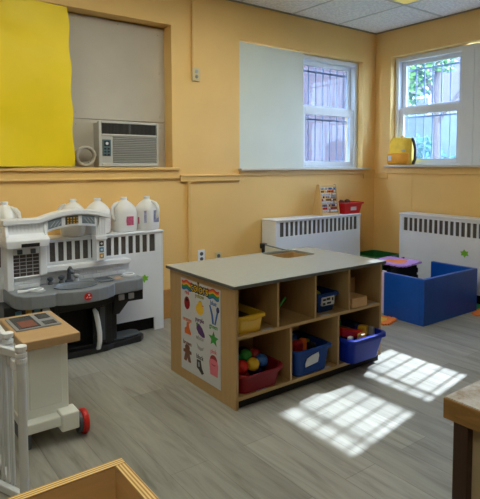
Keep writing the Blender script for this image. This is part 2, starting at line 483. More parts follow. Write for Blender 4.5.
# ------------------------------------------------------------------ windows
def window(n, loc, rz, x0, x1, z0, z1, zm):
    r = bpy.data.objects.new('window_%d' % n, None); r.location = loc; r.rotation_euler = (0, 0, rz)
    link(r, None, Vector((0, 0, 0))); r['kind'] = 'structure'
    def ring(a0, a1, c0, c1, w, y0, y1, wb=None):
        wb = w if wb is None else wb
        m = MB(); m.box(a0, a0 + w, y0, y1, c0, c1); m.box(a1 - w, a1, y0, y1, c0, c1)
        m.box(a0 + w, a1 - w, y0, y1, c1 - w, c1); m.box(a0 + w, a1 - w, y0, y1, c0, c0 + wb); return m
    build('frame', ring(x0, x1, z0, z1, .045, .075, .19, .02), M['window_white'], r, local=True, bev=.004)
    a0, a1 = x0 + .045, x1 - .045
    u = build('upper_sash', ring(a0, a1, zm - .012, z1 - .036, .05, .135, .165), M['window_white'], r, local=True, bev=.003)
    build('pane', MB().box(a0 + .05, a1 - .05, .148, .152, zm + .038, z1 - .085), M['glass'], u, local=True)
    l = build('lower_sash', ring(a0, a1, z0 + .02, zm + .018, .05, .095, .128, .045).box(a0 + .05, a1 - .05, .098, .125, zm - .055, zm - .03), M['window_white'], r, local=True, bev=.003)
    build('pane', MB().box(a0 + .05, a1 - .05, .110, .114, z0 + .065, zm - .052), M['glass'], l, local=True)
    return r
window(1, (0, 0, 0), 0, -1.045, -.2, 1.2255, 2.352, 1.825)
window(2, (0, 0, 0), -PI/2, .21, 1.03, 1.2555, 2.392, 1.842)
window(3, (0, 0, 0), -PI/2, 1.225, 1.985, 1.2555, 2.392, 1.842)

def bars(x0, x1, z0, z1, loc, rz, label, n):
    r = thing('window_bars', label, 'window bars', loc, 'security bars outside the windows', rz)
    for k in range(n):
        x = x0 + (x1 - x0) * (k + .5) / n
        build('bar', MB().cyl((x, .235, z0), (x, .235, z1), .007, n=8), M['bars'], r, local=True)
    for z, hh in ((z0 + .51, .007), (z0 + .6, .022), (z1 - .13, .008)):  # thick middle bar added, unseen behind the sash rail, to widen its sun shadow
        build('crossbar', MB().box(x0 - .02, x1 + .02, .228, .242, z - hh, z + hh), M['bars'], r, local=True)
bars(-1.05, -.2, 1.223, 2.357, (0, 0, 0), 0, 'thin grey security bars outside the back wall window', 8)
bars(.21, 1.03, 1.256, 2.399, (0, 0, 0), -PI/2, 'thin grey security bars outside the window above the yellow bag', 8)
bars(1.225, 1.985, 1.256, 2.399, (0, 0, 0), -PI/2, 'thin grey security bars outside the second right wall window', 7)

# ------------------------------------------------------------------ ceiling lights
def ceiling_light(x0, y0, label, m):
    r = thing('ceiling_light', label, 'ceiling light', (x0 + .305, y0 + .61, HC - .002), 'ceiling light panels')
    b = MB()
    for a in ((x0+.012, x0+.04, y0+.012, y0+1.208), (x0+.57, x0+.598, y0+.012, y0+1.208), (x0+.04, x0+.57, y0+.012, y0+.04), (x0+.04, x0+.57, y0+1.18, y0+1.208)):
        b.box(*a, HC - .012, HC)
    build('frame', b, M['tbar'], r)
    build('diffuser', MB().box(x0+.04, x0+.57, y0+.04, y0+1.18, HC - .01, HC - .004), m, r)
ceiling_light(-1.22, -2.05, 'yellowed ceiling light panel near the room corner', M['diff_dim'])
ceiling_light(-2.44, -2.05, 'added unseen light panel over the storage island', M['diff'])  # this and the next three unseen panels are added to brighten the room
ceiling_light(-3.66, -2.05, 'added unseen light panel over the play cart', M['diff'])
ceiling_light(-4.88, -2.05, 'added unseen light panel over the gate and toy kitchen side', M['diff'])
ceiling_light(-4.88, -4.49, 'added unseen light panel behind the camera, over the plywood bin side', M['diff'])

# ------------------------------------------------------------------ radiators
def radiator(name_label, loc, rz, L, slots_end=.05, HR=.762):
    r = thing('radiator', name_label, 'radiator', loc, 'white radiator covers along the walls', rz)
    D = .2
    zg0, zg1 = .605, .735
    b = MB()
    b.box(0, .012, -D, 0, 0, HR - .018); b.box(L - .012, L, -D, 0, 0, HR - .018)
    b.box(.012, L - .012, -D, -D + .012, .10, zg0); b.box(.012, L - .012, -D, -D + .012, zg1, HR - .018)
    b.box(.012, .08, -D, -D + .012, 0, .10); b.box(L - .08, L - .012, -D, -D + .012, 0, .10)
    b.box(.012, .05, -D, -D + .012, zg0, zg1); b.box(L - slots_end, L - .012, -D, -D + .012, zg0, zg1)
    build('cabinet', b, M['rad'], r, local=True, bev=.002)
    build('top', MB().box(-.006, L + .006, -D - .008, 0, HR - .018, HR), M['rad'], r, local=True, bev=.008, bseg=3)
    b = MB(); n = int(round((L - .05 - slots_end) / .0555)); p = (L - .05 - slots_end) / n
    for k in range(1, n): b.box((.05 + k*p - .0095), (.05 + k*p + .0095), -D + .001, -D + .01, zg0, zg1)
    build('grille', b, M['rad'], r, local=True)
    build('wire_mesh', MB().box(.03, L - .02, -D + .014, -D + .03, zg0 - .01, zg1 + .01), M['mesh'], r, local=True)
    build('kick_gap_shade', MB().box(.012, L - .012, -D + .05, -D + .06, 0, .12), M['dark'], r, local=True)  # near-black board painting the shade in the gap under the cover
    return r
radiator('long white radiator cover behind the toy kitchen with milk jugs on top', (-5.0, -.029, 0), 0, 2.284, .065)
radiator('white radiator cover under the back window carrying the bead frame', (-1.60, -.029, 0), 0, 1.122)
radiator('white radiator cover on the right wall behind the blue enclosure', (-.029, -.525, 0), -PI/2, 1.9, .05, .776)

def leaf_sticker(loc, axis, label, k=1.0):
    pts = [(0, -.035), (.012, -.015), (.034, -.018), (.028, .0), (.04, .014), (.016, .018), (.006, .036), (-.01, .02), (-.032, .022), (-.026, .002), (-.036, -.014), (-.012, -.014)]
    poly = [(x * k, z * k) for x, z in pts]
    b = MB()
    if axis == 'y': b.prism([(loc[0] + x, loc[2] + z) for x, z in poly], loc[1] - .0015, loc[1], 'y')
    else: b.prism([(loc[1] + x, loc[2] + z) for x, z in poly], loc[0] - .0015, loc[0], 'x')
    tag(build('leaf_sticker', b, M['leaf'], loc=loc), label, 'sticker', 'green leaf stickers on the radiators')
leaf_sticker((-2.874, -.229, .405), 'y', 'small green leaf sticker beside the toy kitchen counter', .9)
leaf_sticker((-.229, -1.245, .455), 'x', 'green leaf sticker on the right wall radiator', 1.1)

# ------------------------------------------------------------------ wall fittings
r = thing('wiring_conduit', 'painted conduit running up the wall to a small switch plate', 'conduit', (-2.30, 0, 1.95))
build('pipe', MB().cyl((-2.312, -.012, 2.06), (-2.312, -.012, HC - .014), .012), M['wall_trim'], r)
b = MB().prism([(-2.322, 1.95), (-2.248, 1.95), (-2.248, 2.062), (-2.322, 2.062)], -.024, 0, 'y')
build('switch_plate', b, M['brass'], r, bev=.004)
build('button', MB().cyl((-2.285, -.03, 1.985), (-2.285, -.02, 1.985), .014), M['steel'], r)
build('button', MB().cyl((-2.285, -.03, 2.028), (-2.285, -.02, 2.028), .014), M['lgrey'], r)
def outlet(x, z, label, m):
    r = thing('wall_outlet', label, 'outlet', (x, 0, z), 'wall outlets behind the storage island')
    build('plate', MB().box(x - .035, x + .035, -.008, 0, z - .055, z + .055), m, r, bev=.003)
    for dz in (-.022, .022):
        build('socket', MB().cyl((x, -.011, z + dz), (x, -.006, z + dz), .016), M['dgrey'], r)
outlet(-2.239, .475, 'white wall outlet above the table edge', M['white_plastic'])
outlet(-2.065, .44, 'beige wall outlet half hidden by the table top', M['brass'])

# ------------------------------------------------------------------ alcove contents
nx, nz = 46, 40
def paper_ring(y_off):
    g = []
    for j in range(nz + 1):
        row = []
        for i in range(nx + 1):
            u, v = i / nx, j / nz
            x = -4.7 + u * 1.39; z = 1.243 + v * 1.12
            if i == nx: x += .006 * math.sin(v * 23) + .02 * v * -1
            y = -.034 + .020 * noise.noise(Vector((x * 2.2, z * 2.6, 3))) + .009 * math.sin(5 * z + 3 * x + 2.2 * math.sin(2 * x)) + .006 * noise.noise(Vector((x*6, z*7, 1)))
            row.append((x, y + y_off, z))
        g.append(row)
    return g
b = MB()
fr = [[b.bm.verts.new(p) for p in row] for row in paper_ring(-.002)]; bk = [[b.bm.verts.new(p) for p in row] for row in paper_ring(0)]
for G in (fr, bk):
    for j in range(nz):
        for i in range(nx): b.bm.faces.new((G[j][i], G[j][i+1], G[j+1][i+1], G[j+1][i]))
for j in range(nz):
    for i in (0, nx): b.bm.faces.new((fr[j][i], fr[j+1][i], bk[j+1][i], bk[j][i]))
for i in range(nx):
    for j in (0, nz): b.bm.faces.new((fr[j][i], fr[j][i+1], bk[j][i+1], bk[j][i]))
tag(build('paper_sheet', b, M['yellow_paper'], loc=(-4.0, -.02, 1.243), smooth=True), 'large yellow paper sheet covering the left part of the alcove', 'paper')

r = thing('air_conditioner', 'grey window air conditioner standing in the wall alcove', 'air conditioner', (-2.87, .03, 1.236))
x0, x1, z0, z1 = -3.118, -2.634, 1.2365, 1.582
b = MB(); b.box(x0 + .008, x1 - .008, .02, .124, z0, z1 - .008)
build('casing', b, M['ac'], r, bev=.006)
b = MB()
b.box(x0, x0 + .022, -.012, .02, z0 + .006, z1); b.box(x1 - .014, x1, -.012, .02, z0 + .006, z1)
b.box(x0 + .022, x1 - .014, -.012, .02, z0 + .006, z0 + .032); b.box(x0 + .022, x1 - .014, -.012, .02, z1 - .016, z1); b.box(x0 + .022, x1 - .014, -.012, .02, 1.472, 1.487)
build('front_bezel', b, M['ac'], r, bev=.004)
b = MB(); b.box(x0 + .022, x1 - .014, .004, .02, 1.487, z1 - .016)
g = build('air_vent', b, M['ac_dark'], r)
b = MB()
for k in range(1, 40):
    xx = x0 + .022 + (x1 - x0 - .036) * k / 40; w = .009 if k == 20 else .0016
    b.box(xx - w, xx + w, -.006, .006, 1.487, z1 - .016)
build('vent_fins', b, M['ac_dark'], g)
b = MB(); b.box(x0 + .11, x1 - .014, .006, .02, z0 + .032, 1.472)
g = build('louvre_panel', b, M['ac_slat'], r)
b = MB()
for k in range(15):
    zz = z0 + .036 + k * .0135
    b.prism([(.006, zz), (-.01, zz + .003), (-.01, zz + .007), (.006, zz + .009)], x0 + .11, x1 - .014, 'x')
build('slats', b, M['ac'], g)
build('side_strip', MB().box(x0 + .022, x0 + .11, -.004, .02, z0 + .032, 1.472), M['ac'], r)
g = build('control_panel', MB().box(x0 + .028, x0 + .094, -.01, -.003, z0 + .085, 1.445), M['ac_panel'], r, bev=.004)
build('display', MB().box(x0 + .04, x0 + .082, -.013, -.009, 1.395, 1.435), M['ink'], g)
build('dial', MB().cyl((x0+.061, -.016, 1.415), (x0+.061, -.01, 1.415), .011), M['white'], g)
for i in range(2):
    for j in range(3):
        build('button', MB().box(x0 + .04 + i*.026, x0 + .056 + i*.026, -.014, -.009, 1.325 + j*.022, 1.338 + j*.022), M['ink'], g, bev=.002)

b = MB(); pts = []
for k in range(84):
    t = 2*PI*k/28; pts.append((-3.208 + .066*math.cos(t), .03 + .024*(k/84 - .5)*2.2, 1.318 + .066*math.sin(t)))
b.tube(pts, .0105, 8)
b.tube([(-3.26, .06, 1.262), (-3.22, .05, 1.27), (-3.18, .02, 1.275)], .007, 6)
tag(build('hose_coil', b, M['hose'], loc=(-3.208, .03, 1.236), smooth=True), 'coil of grey hose standing between the yellow paper and the air conditioner', 'hose')

# ------------------------------------------------------------------ milk jugs
def jug_root(label, loc, rz):
    r = thing('milk_jug', label, 'jug', loc, 'milk jugs on the radiator')
    r.rotation_euler = (0, 0, rz)
    rings = []
    for w, z, rr in ((.125, 0, .03), (.148, .006, .035), (.156, .03, .038), (.154, .08, .036), (.156, .14, .038), (.152, .165, .045), (.136, .188, .05), (.106, .208, .045), (.074, .222, .036), (.048, .230, .0235), (.042, .234, .0209), (.042, .242, .0209)):
        rings.append(rrect(0, 0, w, w, rr, z, 6))
    b = MB().loft(rings)
    build('body', b, M['jug'], r, local=True, smooth=True)
    build('handle', MB().tube([(-.045, 0, .212), (-.075, 0, .203), (-.094, 0, .182), (-.099, 0, .15), (-.094, 0, .11), (-.072, 0, .085)], .0135, 10), M['jug'], r, local=True, smooth=True)
    build('cap', MB().cyl((0, 0, .238), (0, 0, .254), .0235), M['white_plastic'], r, local=True, bev=.002)
    return r
ZT = .7625
j0 = jug_root('white milk jug left of the toy kitchen tower, with a brown label', (-3.80, -.135, ZT), 2.4)
j2 = dup(j0, (-3.36, -.135, ZT), 'white milk jug behind the middle of the toy kitchen arch', -.5)
j3 = dup(j0, (-3.185, -.135, ZT), 'white milk jug behind the right post of the toy kitchen', -1.5)
j4 = dup(j0, (-2.985, -.135, ZT), 'milk jug with pink label standing right of the toy kitchen', PI * 1.0)
j5 = dup(j0, (-2.80, -.135, ZT), 'milk jug with lilac wrapper at the right end of the radiator', 2.2)
j4.rotation_euler = (0, 0, .15); j5.rotation_euler = (0, 0, 2.1)
def jug_label(r, m, ang, z0, z1, w, name='label'):
    b = MB()
    b.box(-w, w, -.0805, -.0765, z0, z1)
    b.xf(Matrix.Rotation(ang, 4, 'Z'))
    build(name, b, m, r, local=True)['label'] = {'pink_label': 'pink printed label', 'lilac_label': 'lilac printed wrapper', 'brown2_toy_paint': 'brown label'}.get(m.name, 'printed label')
jug_label(j4, M['pink_label'], -.15, .05, .115, .04)
jug_label(j5, M['blue_label'], -2.1, .06, .15, .06)
jug_label(j5, M['pink_label'], -2.1 - PI/2, .05, .10, .03)
jug_label(j0, M['brown2'], -2.4, .06, .12, .04)

# ------------------------------------------------------------------ toy kitchen
K = thing('toy_kitchen', 'white and grey plastic toy kitchen in front of the left radiator', 'toy kitchen', (-3.42, -.4, 0))
# base and cabinet
b = MB(); b.prism([(-3.9, -.245), (-2.985, -.245), (-2.95, -.28), (-2.95, -.37), (-2.99, -.415), (-3.2, -.435), (-3.25, -.455), (-3.6, -.455), (-3.65, -.435), (-3.9, -.43)], 0, .042)
build('plinth', b, M['black'], K, bev=.008)
b = MB(); b.prism([(-3.19, -.26), (-3.0, -.26), (-2.97, -.29), (-2.97, -.365), (-3.005, -.40), (-3.19, -.415)], .042, .058)
build('side_tray', b, M['dgrey'], K, bev=.008)
b = MB()
b.box(-3.60, -3.205, -.26, -.245, .042, .39)          # back
b.box(-3.60, -3.56, -.44, -.26, .042, .39); b.box(-3.245, -3.205, -.425, -.26, .042, .39)
b.box(-3.56, -3.245, -.42, -.26, .042, .06); b.box(-3.56, -3.245, -.435, -.26, .31, .39)
build('oven_cabinet', b, M['black'], K, bev=.006)
b = MB(); b.prism([(-3.57, .385), (-3.2, .385), (-3.2, .33), (-3.3, .312), (-3.57, .312)], -.452, -.43, 'y')
build('oven_hood_panel', b, M['black'], K, bev=.006)
build('oven_cavity', MB().box(-3.56, -3.36, -.35, -.34, .06, .31), M['dark'], K)
d = build('oven_door', MB().box(-3.34, -3.245, -.43, -.415, .06, .31), M['black'], K, bev=.004)
build('window_strip', MB().box(-3.292, -3.258, -.433, -.428, .075, .30), M['dgrey'], d)
hp = [(-3.335, -.44, .295), (-3.333, -.468, .28), (-3.326, -.482, .22), (-3.318, -.486, .15), (-3.316, -.482, .09), (-3.318, -.466, .04), (-3.32, -.44, .03)]
build('handle', MB().tube(hp, [.012, .017, .017, .017, .016, .015, .011], 10), M['white_plastic'], d, smooth=True)
b = MB(); b.box(-3.205, -3.165, -.41, -.26, .042, .39)
b.prism([(-3.165, .33), (-3.165, .25), (-3.09, .335)], -.40, -.27, 'y')
build('right_column', b, M['black'], K, bev=.008)
b = MB(); b.prism([(-3.2, .388), (-2.99, .388), (-2.99, .315), (-3.1, .315), (-3.165, .24), (-3.2, .24)], -.455, -.435, 'y')
p = build('knob_panel', b, M['black'], K, bev=.004)
for xx in (-3.152, -3.082):
    build('knob', MB().box(xx - .02, xx + .02, -.47, -.454, .335, .375), M['lgrey'], p, bev=.005)
b = MB(); b.box(-3.88, -3.6, -.425, -.25, .042, .39)
p = build('left_cabinet', b, M['black'], K, bev=.006)
build('knob', MB().lathe([(.008, 0), (.012, .012), (.022, .018), (.022, .028), (.012, .036)], n=18).xf(Matrix.Translation((-3.64, -.42, .342)) @ Matrix.Rotation(PI/2, 4, 'X')), M['white_plastic'], p, smooth=True)
for xx, c in ((-3.80, 'sky_sticker'), (-3.74, 'gold_sticker'), (-3.69, 'sky_sticker')):
    build('button', MB().box(xx - .018, xx + .018, -.432, -.424, .33, .36), M[c], p, bev=.003)
# counter with a bowed sink front
CT = .472
front = [(-2.985, -.43), (-2.998, -.475), (-3.05, -.498), (-3.15, -.505), (-3.215, -.507), (-3.235, -.535), (-3.29, -.575), (-3.36, -.597), (-3.44, -.603), (-3.52, -.595), (-3.58, -.575), (-3.61, -.555), (-3.63, -.572), (-3.69, -.572), (-3.755, -.56), (-3.802, -.53), (-3.828, -.48), (-3.838, -.42), (-3.845, -.24), (-2.985, -.24)]
b = MB(); b.prism(front, .388, CT)
c = build('counter', b, M['counter'], K, bev=.014, bseg=3)
def ellipse(cx, cy, a, bb, z, n=28): return [(cx + a*math.cos(2*PI*i/n), cy + bb*math.sin(2*PI*i/n), z) for i in range(n)]
SY = -.435
cm = MB().loft([ellipse(-3.45, SY, .11, .075, .41), ellipse(-3.45, SY, .135, .10, CT + .02)])
cm.xf(Matrix.Translation(-ORG[c.name])); cut(c, cm)
b = MB().loft([ellipse(-3.45, SY, .1385, .1035, CT), ellipse(-3.45, SY, .1425, .1075, CT + .006), ellipse(-3.45, SY, .134, .099, CT + .006), ellipse(-3.45, SY, .109, .074, .415)], False, True)
build('sink', b, M['sink'], K, smooth=True)
b = MB(); b.box(-3.29, -3.2, -.45, -.33, CT - .002, CT + .006)
tr = build('utensil_tray', b, M['dgrey'], K, bev=.004)
build('tray_rim', MB().tube(rrect(-3.245, -.39, .10, .13, .02, CT + .008), .005, 6, True), M['sink'], tr, smooth=True)
def burner(x, y, rr):
    b = MB().lathe([(rr, 0), (rr, .006), (rr*.8, .012), (rr*.55, .012), (rr*.45, .006)], (x, y, CT - .001), 28)
    q = build('burner', b, M['lgrey'], K, smooth=True)
    build('burner_ring', MB().tube([(x + rr*.68*math.cos(2*PI*i/24), y + rr*.68*math.sin(2*PI*i/24), CT + .013) for i in range(24)], .005, 6, True), M['white_plastic'], q, smooth=True)
burner(-3.055, -.36, .055); burner(-3.69, -.45, .045)
build('counter_sticker', MB().box(-3.165, -3.115, -.42, -.34, CT - .001, CT + .0015), M['tan_sticker'], K)
b = MB().tube([(-3.80, -.43, CT + .005), (-3.76, -.445, CT + .009), (-3.72, -.45, CT + .016)], [.014, .008, .008], 8)
build('molded_spoon', b, M['white_plastic'], K, smooth=True)
# faucet
b = MB().lathe([(.026, 0), (.026, .012), (.016, .02), (.013, .06)], (-3.45, -.30, CT - .001), 16)
b.tube([(-3.45, -.30, CT+.05), (-3.45, -.303, CT+.085), (-3.45, -.325, CT+.10), (-3.45, -.355, CT+.09), (-3.45, -.367, CT+.068)], .011, 10)
f = build('faucet', b, M['dgrey'], K, smooth=True)
for xx in (-3.50, -3.40, -3.57):
    build('tap_handle', MB().lathe([(.018, 0), (.015, .015), (.009, .022), (.02, .032), (.02, .044), (.01, .05)], (xx, -.30, CT - .001), 14), M['dgrey'] if xx != -3.40 else M['lgrey'], f, smooth=True)
# round red badge with white marks on the sink front
bx, by, bz = -3.43, -.6035, .43
b = MB().cyl((bx, by + .004, bz), (bx, by - .003, bz), .025, n=28)
bd = build('badge', b, M['red'], K); bd['label'] = 'round red badge with white marks'
b = MB(); b.prism([(bx - .017, bz - .009), (bx - .004, bz + .004), (bx - .004, bz - .009)], by - .0042, by - .002, 'y'); b.prism([(bx + .002, bz - .009), (bx + .018, bz - .009), (bx + .018, bz - .004), (bx + .002, bz - .003)], by - .0042, by - .002, 'y')
b.cyl((bx + .004, by - .002, bz + .011), (bx + .004, by - .0042, bz + .011), .006, n=14)
build('badge_mark', b, M['white'], bd)
# backsplash with moulded brick courses and ledge
b = MB(); b.box(-3.86, -3.01, -.262, -.24, CT - .002, .56); b.box(-3.80, -3.64, -.315, -.262, CT - .002, .545)
for row in range(3):
    off = 0 if row % 2 else .03
    for k in range(14):
        xx = -3.86 + off + k*.061
        if xx + .056 > -3.02: continue
        yy = -.3195 if -3.81 < xx and xx + .056 < -3.63 else -.2665
        b.box(xx, xx + .056, yy, yy + .0065, CT + .004 + row*.025, CT + .004 + row*.025 + .02)
bs = build('backsplash', b, M['white_plastic'], K, bev=.002)
b = MB(); b.prism([(-3.62, .55), (-3.02, .55), (-3.005, .563), (-3.005, .578), (-3.025, .588), (-3.62, .588)], -.30, -.24, 'y')
build('ledge', b, M['white_plastic'], K, bev=.006)
# microwave tower on the left
b = MB(); b.box(-3.84, -3.80, -.345, -.24, CT - .002, .735); b.box(-3.645, -3.60, -.345, -.24, .545, .735); b.box(-3.80, -3.645, -.29, -.24, .545, .735); b.box(-3.80, -3.645, -.335, -.29, .69, .735); b.box(-3.80, -3.645, -.335, -.29, .54, .553)
tw = build('tower', b, M['white_plastic'], K, bev=.007)
for xx in (-3.762, -3.683):
    build('square_knob', MB().box(xx - .015, xx + .015, -.348, -.334, .695, .724), M['dgrey'], tw, bev=.003)
mw = build('microwave_window', MB().box(-3.80, -3.645, -.325, -.312, .553, .69), M['lattice'], tw)
b = MB()
for k in range(1, 6): b.box(-3.80, -3.645, -.328, -.324, .553 + k*.0228 - .002, .553 + k*.0228 + .002)
for k in range(1, 4): b.box(-3.80 + k*.0388 - .002, -3.80 + k*.0388 + .002, -.328, -.324, .553, .69)
build('lattice', b, M['lgrey'], mw)
b = MB(); b.loft([[(-3.845, -.385, .737), (-3.595, -.385, .737), (-3.595, -.24, .737), (-3.845, -.24, .737)], [(-3.85, -.39, .785), (-3.592, -.39, .785), (-3.592, -.24, .785), (-3.85, -.24, .785)], [(-3.845, -.372, .802), (-3.60, -.372, .802), (-3.60, -.24, .802), (-3.845, -.24, .802)], [(-3.83, -.325, .818), (-3.605, -.325, .818), (-3.605, -.24, .818), (-3.83, -.24, .818)], [(-3.83, -.31, .893), (-3.605, -.31, .893), (-3.605, -.24, .893), (-3.83, -.24, .893)]])
b.prism([(-.365, .80), (-.24, .80), (-.24, .893), (-.318, .893)], -3.845, -3.825, 'x'); b.prism([(-.365, .80), (-.24, .80), (-.24, .893), (-.318, .893)], -3.612, -3.596, 'x')
aw = build('awning', b, M['white_plastic'], K, bev=.005)
build('display_strip', MB().box(-3.762, -3.655, -.3905, -.384, .744, .766), M['ink'], aw)
b = MB()
for k in range(9): b.box(-3.818 + k*.0225, -3.81 + k*.0225, -.322, -.308, .825, .888)
build('awning_ribs', b, M['white_plastic'], aw)
# arch beam
def arch_z(x):
    t = (x + 3.53) / .37
    return .902 + .045 * (1 - ((x + 3.40) / .235) ** 2) if x > -3.635 else .902
XA = [-3.855 + i * (.685 / 36) for i in range(37)]
top = [(x, max(.902, arch_z(x))) for x in XA]
b = MB(); b.prism([(x, z - .022) for x, z in top] + [(x, z + .012) for x, z in reversed(top)], -.345, -.24, 'y')
build('arch_cap', b, M['white_plastic'], K, bev=.006)
XB = [x for x in XA if x > -3.61]
XB = [-3.605 + i * (.36 / 24) for i in range(25)]
b = MB(); b.prism([(x, max(.902, arch_z(x)) - .098) for x in XB] + [(x, max(.902, arch_z(x)) - .02) for x in reversed(XB)], -.33, -.25, 'y')
ab = build('arch_beam', b, M['white_plastic'], K, bev=.005)
def arch_decal(xa, xb, m, stripes):
    xs = [xa + (xb - xa) * i / 8 for i in range(9)]
    b = MB(); b.prism([(x, arch_z(x) - .082) for x in xs] + [(x, arch_z(x) - .028) for x in reversed(xs)], -.3325, -.329, 'y')
    q = build('decal', b, m, ab)
    b = MB()
    if stripes:
        for k in range(3):
            x = xa + .012 + k * (xb - xa - .02) / 3
            s = 1 if stripes > 0 else -1
            z = arch_z((xa+xb)/2) - .078
            b.prism([(x, z + (0 if s > 0 else .036)), (x + .006, z + (0 if s > 0 else .036)), (x + .034, z + (.036 if s > 0 else 0)), (x + .028, z + (.036 if s > 0 else 0))], -.3345, -.332, 'y')
    else:
        for k in range(4):
            for l in range(3): b.box(xa + .012 + k*.02, xa + .022 + k*.02, -.3345, -.332, arch_z(xa) - .078 + l*.017, arch_z(xa) - .068 + l*.017)
    build('decal_print', b, M['lgrey'] if stripes else M['gold_sticker'], q)
arch_decal(-3.585, -3.50, M['decal'], 1); arch_decal(-3.475, -3.39, M['decal2'], 0); arch_decal(-3.365, -3.28, M['decal'], -1)
# right post
b = MB(); b.box(-3.27, -3.20, -.33, -.245, .60, .90); b.box(-3.276, -3.194, -.338, -.245, .742, .77)
for k in range(4): b.box(-3.262 + k*.016, -3.256 + k*.016, -.334, -.33, .78, .895)
pp = build('right_post', b, M['white_plastic'], K, bev=.005)
for z, m in ((.715, 'ink'), (.672, 'sky_sticker'), (.63, 'gold_sticker')):
    s = build('picture_sticker', MB().box(-3.25, -3.22, -.3325, -.329, z - .017, z + .017), M[m], pp)
    build('sticker_print', MB().cyl((-3.235, -.3325, z), (-3.235, -.334, z), .008, n=12), M['white'], s)

# ------------------------------------------------------------------ play cart
C_ = thing('play_cart', 'toy work counter with tan wooden top, cream body and red wheel', 'toy cart', (-3.9, -1.3, 0))
build('counter_top', MB().box(-4.03, -3.785, -1.50, -1.045, .462, .502), M['tan_top'], C_, bev=.005)
b = MB(); b.box(-4.015, -3.812, -1.40, -1.07, .1, .462)
b.box(-3.985, -3.84, -1.406, -1.398, .16, .43)
build('body', b, M['cart_body'], C_, bev=.006)
b = MB(); b.box(-4.02, -3.80, -1.455, -1.06, .072, .118); b.box(-3.868, -3.788, -1.475, -1.38, .05, .132); b.box(-3.868, -3.788, -1.13, -1.04, .05, .132)
build('foot', b, M['cart_body'], C_, bev=.006)
build('skid', MB().box(-4.015, -3.99, -1.44, -1.08, 0, .075), M['dgrey'], C_, bev=.003)
for yy in (-1.43, -1.09):
    w = build('wheel', MB().cyl((-3.770, yy, .057), (-3.742, yy, .057), .057, n=32), M['red'], C_, bev=.008)
    build('hub', MB().cyl((-3.787, yy, .057), (-3.769, yy, .057), .049, n=28), M['dgrey'], w, bev=.004)
    build('axle', MB().cyl((-3.80, yy, .057), (-3.783, yy, .057), .014), M['steel'], w)
cp = build('cook_panel', MB().box(-4.015, -3.815, -1.33, -1.10, .501, .509), M['cook'], C_, bev=.003)
build('picture_screen', MB().box(-4.0, -3.905, -1.318, -1.112, .508, .511), M['screen'], cp)
build('grill_picture', MB().box(-3.985, -3.915, -1.31, -1.2, .5105, .5125), M['redpic'], cp, bev=.001)
build('key_pad', MB().box(-3.885, -3.83, -1.20, -1.115, .508, .511), M['screen'], cp)
build('slot', MB().box(-3.885, -3.83, -1.31, -1.25, .508, .511), M['screen'], cp)

# ------------------------------------------------------------------ folding gate
G = thing('play_gate', 'white plastic folding gate with vertical bars left of the play cart', 'gate', (-4.11, -1.74, 0))
def gate_panel(p0, p1, z1, npan, pr):
    p0 = Vector(p0); p1 = Vector(p1); d = (p1 - p0)
    ang = math.atan2(d.y, d.x); L = d.length
    Mx = Matrix.Translation((p0.x, p0.y, 0)) @ Matrix.Rotation(ang, 4, 'Z')
    for zz in (.004, z1 - .035):
        build('rail', MB().box(.01, L, -.011, .011, zz, zz + .03).xf(Mx), M['gate'], G, bev=.004)
    for k in range(npan):
        x = .06 + (L - .12) * k / (npan - 1)
        build('bar', MB().cyl((x, 0, .05), (x, 0, z1 - .02), .006, n=10).xf(Mx), M['gate'], G, smooth=True)
    for x in (0, L):
        po = build('post', MB().cyl((x, 0, 0), (x, 0, z1), pr, n=18).xf(Mx), M['gate'], G, smooth=True)
        b = MB().cyl((x, 0, z1 - .004), (x, 0, z1 + .014), .021, n=18)
        if x == 0:
            b.cyl((x, 0, z1 - .05), (x, 0, z1 - .032), .021, n=18); b.cyl((x, 0, z1 - .028), (x, 0, z1 - .012), .0205, n=18)
        build('cap', b.xf(Mx), M['white_plastic'], po, bev=.003)
gate_panel((-4.108, -1.81), (-4.33, -1.27), .58, 15, .0165)
gate_panel((-4.128, -1.70), (-4.12, -1.14), .605, 13, .010)
for zz in (.50,): build('hinge', MB().box(-4.135, -4.105, -1.80, -1.71, zz, zz + .04), M['white_plastic'], G, bev=.004)

# ------------------------------------------------------------------ plywood toy bin (bottom left)
Bn = thing('toy_bin', 'open birch plywood bin with layered edges at the front left', 'bin', (-4.35, -2.65, 0))
bx0, bx1, by0, by1, bh, bt = -4.75, -3.980, -2.98, -2.41, .40, .031
eh = .004
for nm, mm, a in (('side_panel', 'ply_y', (bx0, bx1, by1 - bt, by1)), ('side_panel', 'ply_y', (bx0, bx1, by0, by0 + bt)), ('end_panel', 'ply_x', (bx1 - bt, bx1, by0 + bt, by1 - bt)), ('end_panel', 'ply_x', (bx0, bx0 + bt, by0 + bt, by1 - bt))):
    q = build(nm, MB().box(*a, .02, bh - eh), M['birch_bin2'] if mm == 'ply_y' else M['birch_bin'], Bn)
    build('plywood_edge', MB().box(*a, bh - eh, bh), M[mm], q, bev=.002)
build('bin_floor', MB().box(bx0 + bt, bx1 - bt, by0 + bt, by1 - bt, .03, .045), M['birch_in'], Bn)
for xx in (bx0 + .04, bx1 - .04):
    for yy in (by0 + .04, by1 - .04): build('foot', MB().cyl((xx, yy, 0), (xx, yy, .022), .02), M['black'], Bn)

